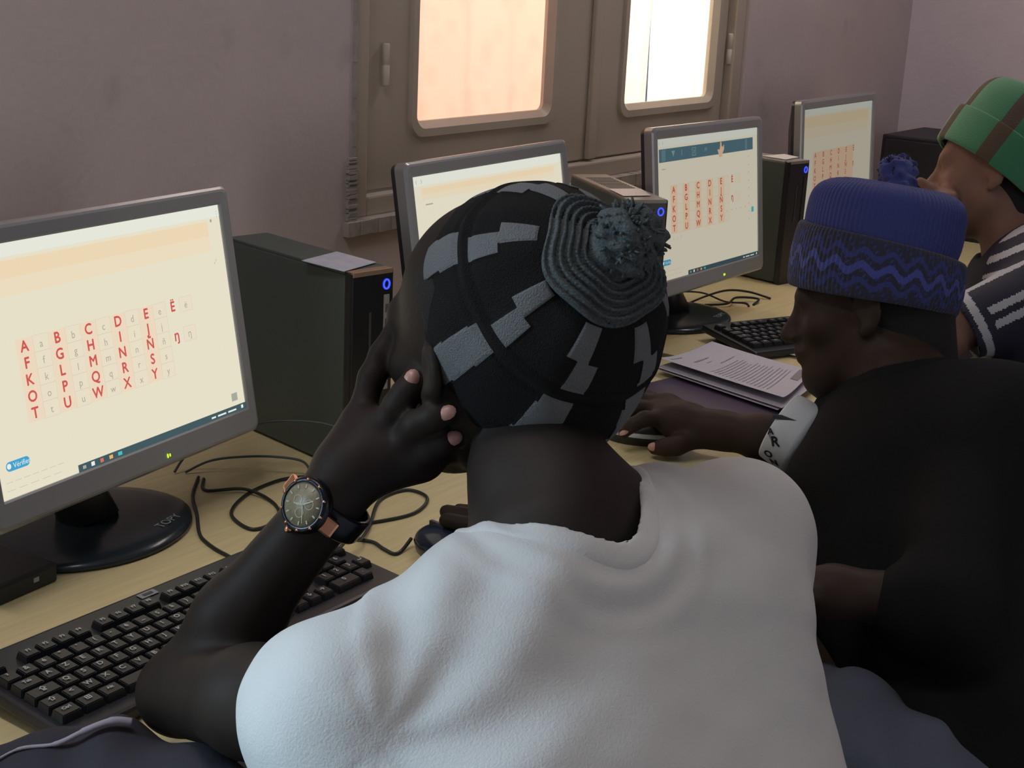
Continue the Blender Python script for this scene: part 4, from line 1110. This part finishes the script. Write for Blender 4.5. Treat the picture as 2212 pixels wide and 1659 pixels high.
# ------------------------------------------------------------------ generic cap made of profile rings round an axis
def revolve(O, ax, ref, prof, nph, P, name, mats, disp=None, mfn=None, parent=None, rs=1.):
    ax = ax/np.linalg.norm(ax); f = ref-ax*(ref@ax); f /= np.linalg.norm(f); s_ = np.cross(ax, f)
    V = []; F = []; MI = []; k = len(prof)
    for i, (r_, z) in enumerate(prof):
        for j in range(nph):
            ph = 2*PI*j/nph; dr, dz = disp(i, ph) if disp else (0, 0)
            V.append(O+ax*(z+dz)+(f*math.cos(ph)*1.06+s_*math.sin(ph)*.94)*(r_+dr)*rs)
    for i in range(k-1):
        for j in range(nph):
            F.append((i*nph+j, i*nph+(j+1) % nph, (i+1)*nph+(j+1) % nph, (i+1)*nph+j)); MI.append(mfn(i, 2*PI*(j+.5)/nph) if mfn else 0)
    return pmesh(name, V, F, mats, P, mi=MI, parent=parent)
def dense(prof, n):
    """resample a profile evenly"""
    q = spline([(a, b_, 0) for a, b_ in prof], 12); q = np.array(q)[:, :2]
    d = np.concatenate([[0], np.cumsum(np.linalg.norm(np.diff(q, axis=0), axis=1))]); t = np.linspace(0, d[-1], n)
    return [(float(np.interp(x, d, q[:, 0])), float(np.interp(x, d, q[:, 1]))) for x in t]

# ------------------------------------------------------------------ person 2: blue knitted cap, black shirt, hand on mouse
P2 = person('person in blue knitted cap with a bobble and black shirt, hand on mouse', (1.55, .45, 0))
F2v = -CR*.93-CU*.13+CF*.34; U2v = CU*.99-CR*.12
H2 = at(1874, 660, 1.95)
hp, hp2, fr2 = head_prims(H2, F2v, U2v, .98)
R2, F2, U2 = fr2
body = list(hp)
PEL2 = A(1.62, .36, .53)
body += pc((1905, 730, 1.95, .052), (1950, 830, 1.90, .056), (1990, 940, 1.86, .07), k=.03)
body += pc((1860, 900, 1.97, .045), (1990, 900, 1.86, .05), (2120, 900, 1.80, .045), k=.03)
body += [Cap_(at(2000, 980, 1.84), PEL2, .09, .10, .04)]
# right arm to the mouse
body += pc((1860, 905, 1.97, .042), (1745, 985, 1.99, .038), (1650, 945, 2.01, .030), (1560, 930, 2.035, .0245), (1515, 925, 2.045, .0235), k=.02)
body += pc((1515, 925, 2.045, .024), (1470, 912, 2.055, .026), (1430, 898, 2.065, .019), k=.018)
body += pc((1500, 905, 2.07, .020), (1440, 880, 2.095, .018), (1400, 872, 2.10, .014), k=.015)
body += pc((1436, 903, 2.05, .0125), (1392, 905, 2.045, .0112), (1366, 918, 2.045, .0100), (1347, 936, 2.045, .0082), k=.006)
body += pc((1425, 885, 2.075, .0125), (1380, 880, 2.075, .0112), (1352, 895, 2.075, .0100), (1336, 915, 2.075, .0082), k=.006)
body += pc((1418, 873, 2.10, .0120), (1380, 862, 2.10, .0108), (1356, 872, 2.10, .0095), (1345, 890, 2.10, .0080), k=.006)
body += pc((1410, 862, 2.12, .011), (1385, 852, 2.125, .0095), (1368, 860, 2.125, .0085), (1360, 873, 2.125, .0075), k=.006)
body += pc((1500, 945, 2.035, .0165), (1462, 962, 2.025, .0135), (1436, 966, 2.025, .0115), (1414, 968, 2.03, .0095), k=.008)
# left arm: down, forearm across the lap
LS2 = at(2110, 1000, 1.76); LE2 = at(2040, 1310, 1.63); LW2 = at(1800, 1278, 1.66)
body += [Cap_(LS2, LE2, .045, .038, .02), Cap_(LE2, LW2, .037, .028, .02), Cap_(LW2, LW2-CR*.06-CU*.01+CF*.02, .028, .026, .02)]
for i in range(4): body.append(Cap_(LW2-CR*.06+CF*(.02+.012*i)-CU*(.012*i-.01), LW2-CR*.12+CF*(.03+.012*i)-CU*(.02+.01*i), .010, .008, .006))
body.append(Cap_(LW2-CR*.03-CF*.02, LW2-CR*.085-CF*.01-CU*.025, .011, .009, .006))
b2 = pblob('body', body, .0036, SK2, P2)
nails(b2, [(at(1347, 934, 2.037), -CF*.5+CU*.8-CR*.3, -CR-CU*.6, .0078), (at(1412, 965, 2.022), -CF+CU*.2, -CR, .0088)])
Mh2 = np.array([R2, F2, U2])
pblob('hair', [Ell(hp2(0, -.016, .018), (.077, .096, .088), Mh2, .01), Cap_(hp2(0, -.05, -.02), hp2(0, -.045, -.10), .062, .062, .02), Ell(hp2(0, .085, -.03), (.12, .085, .13), Mh2, .004, True), Plane(hp2(0, -.05, -.125), -U2)],
      .005, MATS['cropped_hair'], P2)
# black shirt
BS = mat('black_cotton', (.0075, .0078, .008), .9, bump=.3, bscale=300, spec=.2)
s2 = pc((1850, 905, 1.97, .060), (1950, 900, 1.90, .072), (2120, 930, 1.80, .072), (2200, 930, 1.76, .075), k=.04)
s2 += pc((1875, 1080, 1.89, .105), (1930, 1250, 1.85, .108), (1985, 1350, 1.80, .095), k=.06)
s2 += pc((1960, 1060, 1.86, .115), (2085, 1300, 1.78, .120), (2140, 1640, 1.72, .128), (2220, 1950, 1.70, .15), k=.08) + pc((2160, 1040, 1.84, .12), (2290, 1300, 1.86, .13), (2330, 1700, 1.80, .13), k=.08)
s2 += [Cap_(at(2150, 1659, 1.72), PEL2+A(0, 0, .03), .125, .15, .08)]
s2 += pc((1850, 915, 1.97, .055), (1800, 965, 1.985, .052), k=.02)
s2 += [Cap_(LS2, LE2, .062, .056, .03), Cap_(LE2, LE2*.75+LW2*.25, .054, .048, .03)]
n2 = at(1905, 730, 1.95)-at(1965, 870, 1.885); n2 /= np.linalg.norm(n2); NC2 = at(1942, 812, 1.908)
s2 += [Cap_(NC2-n2*.02, NC2+n2*.2, .062, .075, .006, True)]
pblob('black_shirt', s2, .005, BS, P2, disp=cloth_noise(40, .0032, 12), smooth_it=2)
cn2 = cloth_noise(40, .0032, 12)
pblob('collar', [q for q in s2 if not q.sub]+[Cap_(NC2-n2*.02, NC2+n2*.2, .061, .075, .004, True), Beyond(Cap_(NC2-n2*.02, NC2+n2*.2, .075, .09))], .0035, BS, P2, disp=lambda P: cn2(P)-.002, bounds=(NC2-.13, NC2+.13))
# white printed band round the sleeve end, with its lettering
sa = -CR*.62+CU*.42+CF*.25; sa /= np.linalg.norm(sa); SC = at(1704, 932, 1.975)
wb = mat('white_print_cloth', (.60, .66, .70), .75, bump=.2, bscale=300)
prof = [(.050, -.030), (.0535, -.030), (.0545, -.020), (.0545, 0), (.053, .014), (.0515, .016), (.049, .014)]
band = revolve(SC, sa, -CF, prof, 60, P2, 'white_sleeve_band', wb)
def on_band(name, s_, ang, z, size, rot, m=BLK, dense_=.0006):
    """lettering wrapped on the sleeve band: ang = degrees round from the side facing us"""
    ax = sa; f = -CF-ax*(-CF@ax); f /= np.linalg.norm(f); sd = np.cross(ax, f)
    V, F = text_geo(s_, size) if isinstance(s_, str) else (s_, [tuple(range(len(s_)))])
    if isinstance(s_, str): V, F = bold(V, F, dense_)
    out = []
    for v in V:
        x, y = v[0]*math.cos(rot)-v[1]*math.sin(rot), v[0]*math.sin(rot)+v[1]*math.cos(rot)
        a = math.radians(ang)+x/.0545
        out.append(SC+ax*(z+y)+(f*math.cos(a)*1.06+sd*math.sin(a)*.94)*(.0552+(v[2] if len(v) > 2 else 0)))
    pmesh(name, out, F, m, P2, parent=band, smooth=False)
on_band('letter_print', 'R', -30, .000, .020, -1.0)
on_band('letter_print', 'I', -27, .009, .010, -.8, mat('grey_print', (.25, .27, .28), .6))
on_band('letter_print', 'A', -20, .012, .012, -1.0)
on_band('letter_print', 'O', -57, .001, .016, -1.0)
on_band('letter_print', 'N', -68, -.010, .016, -1.0)
on_band('wedge_print', [(-.013, .006, 0), (-.002, .0065, 0), (.019, -.001, 0), (-.014, .0005, 0)], 5, .007, 1, -1.0)
# trousers and shoes
JG = mat('grey_blue_denim', (.085, .10, .135), .8, bump=.4, bscale=220, var=.3, vscale=12)
leg = pc((2000, 1800, 1.62, .10), (1800, 1625, 1.66, .088), k=.04)
KN = at(1650, 1560, 1.86)
leg += [Cap_(at(1800, 1625, 1.66), KN, .088, .068, .04), Cap_(PEL2+A(0, 0, -.02), at(2000, 1800, 1.62), .12, .10, .05), Cap_(KN, A(KN[0], KN[1]+.03, .08), .066, .048, .02)]
leg += [Cap_(PEL2+A(.12, 0, -.02), PEL2+A(.16, .36, -.14), .095, .068, .05), Cap_(PEL2+A(.16, .36, -.14), A(PEL2[0]+.16, PEL2[1]+.42, .08), .066, .048, .02)]
foldT = cloth_noise(60, .004, 31)
pblob('trousers', leg, .006, JG, P2, disp=foldT)
for q in (A(KN[0], KN[1]+.03, .05), A(PEL2[0]+.16, PEL2[1]+.42, .05)):
    pblob('shoe', [Cap_(q+A(0, -.03, 0), q+A(0, .13, -.015), .045, .036, .03), Plane(A(0, 0, .003), A(0, 0, -1))], .006, BLK, P2)
# blue cap
O2 = at(1893, 588, 1.95); A2 = CU*.975+CR*.16-CF*.10
KB = mat('blue_knit', (.022, .036, .19), .85, bump=.7, bscale=700, sheen=.15); KN_ = mat('navy_knit', (.012, .016, .045), .9, bump=.7, bscale=700, sheen=.2)
KL = mat('bright_blue_knit', (.035, .055, .30), .85, bump=.7, bscale=700, sheen=.3)
pr_ = dense([(.098, .02), (.1035, .045), (.104, .075), (.1005, .096), (.088, .110), (.066, .1165), (.042, .1175), (.02, .1165), (.0005, .115)], 110)
def d2(i, ph):
    t = i/109; rib = .0008*math.cos(96*ph+(.6*math.sin(t*9)))*(1 if t < .72 else max(0, 1-(t-.72)/.2))
    sw = .0008*math.sin(t*150)*(1 if t > .55 else 0)
    return rib+.0012*math.sin(3*ph+1), sw+.002*math.sin(2*ph+.5)*t-.0015*math.exp(-((t-.78)/.1)**2)
cap2 = revolve(O2, A2, F2, pr_, 576, P2, 'knitted_cap', KB, d2, rs=.95)
bp_ = dense([(.1035, .040), (.108, .042), (.1125, .036), (.1150, .015), (.1155, -.01), (.1130, -.032), (.1085, -.0385), (.1035, -.034)], 64)
def tilt(i, ph): return .0006*math.cos(110*ph)+.001*math.sin(2*ph+1), (.010*math.cos(ph)*(1-i/63)+.004*math.cos(ph))-.003*math.sin(2*ph)
def bm2(i, ph):
    t = i/63
    a = ph/(2*PI)*20
    tri = .5+.5*math.sin(a*2*PI)*(.75+.25*math.sin(ph*3))
    if t < .12 or t > .93: return 1
    v = .5+.20*(tri-.5)
    if abs(t-v) < .055: return 2
    if abs(t-v-.20) < .040 or abs(t-v+.20) < .040: return 0
    h_ = math.sin(a*2*PI*3.1+t*17)*math.sin(t*41+a*5)
    return 0 if h_ > .62 else 1
band2 = revolve(O2, A2, F2, bp_, 720, P2, 'turned_up_band', [KB, KN_, KL], tilt, bm2, parent=cap2, rs=.95)
PB = at(1938, 375, 1.955)
pom = pblob('yarn_bobble', [Ell(PB, (.024, .024, .023), None, .01), Cap_(PB, O2+A2*.112+CR*.012, .021, .019, .012)], .0025, KB, P2, disp=cloth_noise(300, .003, 22))
V, F = strands(PB, .022, 150, .0014, .012, 8, A2); pmesh('yarn_strands', V, F, mat('dark_blue_yarn', (.020, .026, .085), .9), P2, parent=pom)

# ------------------------------------------------------------------ person 3: green cap, striped jersey
P3 = person('person in green and brown cap and navy and white striped jersey, far right', (2.55, .50, 0))
F3v = -CR*.93+CU*.02+CF*.36; U3v = CU
H3 = at(2146, 372, 2.60)
hp, hp3, fr3 = head_prims(H3, F3v, U3v, 1.0)
R3, F3, U3 = fr3
PEL3 = A(2.60, .36, .53)
body = list(hp)
body += pc((2175, 470, 2.60, .054), (2205, 560, 2.57, .058), (2240, 640, 2.53, .07), k=.03)
body += [Cap_(at(2250, 680, 2.52), PEL3, .09, .10, .04)]
SL3 = at(2300, 600, 2.42); HM3 = at(2085, 705, 2.44)
sd3 = (HM3-SL3)/np.linalg.norm(HM3-SL3)
E3 = HM3+sd3*.05
body += [Cap_(SL3, E3, .044, .038, .02), Cap_(E3, at(2035, 480, 2.56), .036, .026, .02), Cap_(at(2035, 480, 2.56), at(2040, 435, 2.565), .028, .027, .015)]
body += pc((2040, 430, 2.565, .0125), (2012, 410, 2.56, .0105), (1988, 391, 2.56, .008), k=.008)
for i in range(3): body += pc((2050, 425+9*i, 2.55+.012*i, .012), (2022, 430+14*i, 2.54+.012*i, .010), (2040, 446+12*i, 2.53+.012*i, .0085), k=.006)
body += pc((2058, 455, 2.55, .012), (2060, 425, 2.54, .0095), k=.006)
# far arm resting towards the desk
RS3 = at(2190, 640, 2.75); body += [Cap_(RS3, RS3+A(.02, .16, -.14), .042, .036, .02), Cap_(RS3+A(.02, .16, -.14), RS3+A(-.02, .36, -.13), .034, .025, .02), Cap_(RS3+A(-.02, .36, -.13), RS3+A(-.03, .44, -.135), .026, .02, .015)]
for i in range(4): body.append(Cap_(RS3+A(-.055+.018*i, .44, -.135), RS3+A(-.065+.02*i, .50, -.145), .0095, .008, .005))
body.append(Cap_(RS3+A(-.05, .39, -.14), RS3+A(-.085, .44, -.148), .011, .009, .006))
pblob('body', body, .0042, SK3, P3)
Mh3 = np.array([R3, F3, U3])
pblob('hair', [Ell(hp3(0, -.016, .018), (.077, .097, .088), Mh3, .01), Cap_(hp3(0, -.055, -.02), hp3(0, -.05, -.07), .05, .046, .02), Ell(hp3(0, .075, -.03), (.12, .085, .13), Mh3, .004, True), Plane(hp3(0, -.05, -.085), -U3)],
      .005, MATS['cropped_hair'], P3)
NV = mat('navy_jersey', (.014, .016, .035), .75, bump=.2, bscale=300); WS = mat('white_stripe', (.42, .44, .48), .7, bump=.2, bscale=300)
s3 = [Cap_(SL3, HM3, .060, .055, .02), Cap_(HM3+sd3*.03, HM3+sd3*.3, .060, .14, .004, True)]
s3 += pc((2160, 600, 2.62, .06), (2250, 585, 2.52, .075), (2310, 610, 2.45, .07), k=.05)
s3 += pc((2260, 700, 2.54, .125), (2330, 1000, 2.50, .13), k=.08) + [Cap_(at(2330, 1000, 2.50), PEL3+A(0, 0, .03), .13, .14, .08)]
n3 = at(2175, 470, 2.60)-at(2215, 590, 2.56); n3 /= np.linalg.norm(n3); NC3 = at(2197, 540, 2.578)
s3 += [Cap_(NC3-n3*.02, NC3+n3*.2, .064, .08, .006, True)]
fa = -CF-sd3*(-CF@sd3); fa /= np.linalg.norm(fa); fb = np.cross(sd3, fa)
if fb@CU < 0: fb = -fb
def mi3(C_):
    t = (C_-HM3)@sd3; v = (C_-SL3)@fb; w_ = (C_-SL3)@fa
    hem = ((t > -.022) & (t < -.008)) | ((t > .004) & (t < .03))
    lon = (t < -.035) & (t > -.34) & (w_ > -.01) & (((v > .004) & (v < .017)) | ((v > -.022) & (v < -.008)))
    pitch = (C_-SL3)@fb
    yoke = (w_ > -.08) & (v > .052) & (((v % .024) < .010))
    return np.where(hem | lon | yoke, 1, 0)
pblob('striped_jersey', s3, .0032, [NV, WS], P3, disp=cloth_noise(50, .002, 15), mifn=mi3)
leg = [Cap_(PEL3+A(-.06, 0, 0), PEL3+A(.06, 0, 0), .12, k=.05)]
for sx in (-1, 1):
    k_ = PEL3+A(sx*.12, .40, -.04); leg += [Cap_(PEL3+A(sx*.09, 0, -.03), k_, .095, .068, .04), Cap_(k_, k_+A(0, .02, -.41), .066, .048, .02)]
    pblob('shoe', [Cap_(k_+A(0, 0, -.44), k_+A(0, .15, -.455), .045, .036, .03), Plane(A(0, 0, .003), A(0, 0, -1))], .006, BLK, P3)
pblob('trousers', leg, .009, JE, P3, disp=cloth_noise(45, .003, 2))
# green cap, tipped back, brim folded up
O3 = at(2132, 372, 2.60); A3 = CR*.60+CU*.80-CF*.08
GR = mat('green_felt', (.020, .17, .075), .85, bump=.4, bscale=400, sheen=.3); BRN = mat('brown_felt', (.075, .055, .035), .85, bump=.4, bscale=400)
def gm(i, ph):
    return 1 if ((math.degrees(ph)-22) % 60) < 15 else 0
prg = dense([(.094, .0), (.100, .03), (.101, .08), (.098, .12), (.085, .145), (.06, .155), (.03, .157), (.0005, .156)], 60)
cap3 = revolve(O3, A3, F3, prg, 240, P3, 'green_cap', [GR, BRN], None, gm)
prb = dense([(.102, .062), (.105, .0655), (.1075, .062), (.1065, .03), (.1035, .0), (.098, -.004), (.094, .0)], 40)
revolve(O3, A3, F3, prb, 240, P3, 'folded_brim', [GR, BRN], lambda i, ph: (.0006*math.sin(5*ph), .006*math.cos(ph+.5)), gm, parent=cap3)

# ------------------------------------------------------------------ stools under the three
WD_ = mat('stool_wood', (.16, .09, .045), .5, var=.3, vscale=12)
def stool(x, y, lab):
    s_ = empty('wooden_stool', (x, y, 0), 0, lab, 'stool', 'stools the three people sit on')
    boxo('seat', -.17, .17, -.16, .16, .375, .405, WD_, s_, .006)
    for sx in (-1, 1):
        for sy in (-1, 1): boxo('leg', sx*.14-.018, sx*.14+.018, sy*.13-.018, sy*.13+.018, 0, .375, WD_, s_, .003)
        boxo('stretcher', sx*.14-.01, sx*.14+.01, -.112, .112, .14, .165, WD_, s_, .002)
stool(PEL[0], PEL[1]-.02, 'plain wooden stool under the person in the white T-shirt')
stool(PEL2[0], PEL2[1]-.03, 'plain wooden stool under the person in the blue cap')
stool(PEL3[0], PEL3[1]-.02, 'plain wooden stool under the person in the green cap')
# unseen fittings added to go with the overhead fill
for lx in (.5, 3.0):
    o = empty('added_ceiling_lamp', (lx, 1.15, 2.8), 0, 'long unseen ceiling lamp added as fill, %s, out of view above the desks' % ('the one nearer the left wall' if lx < 1 else 'the one nearer the right wall'), 'lamp')
    boxo('fill_lamp_housing', -.08, .08, -.62, .62, -.06, 0, mat('lamp_white', (.6, .6, .6), .5), o, .004)
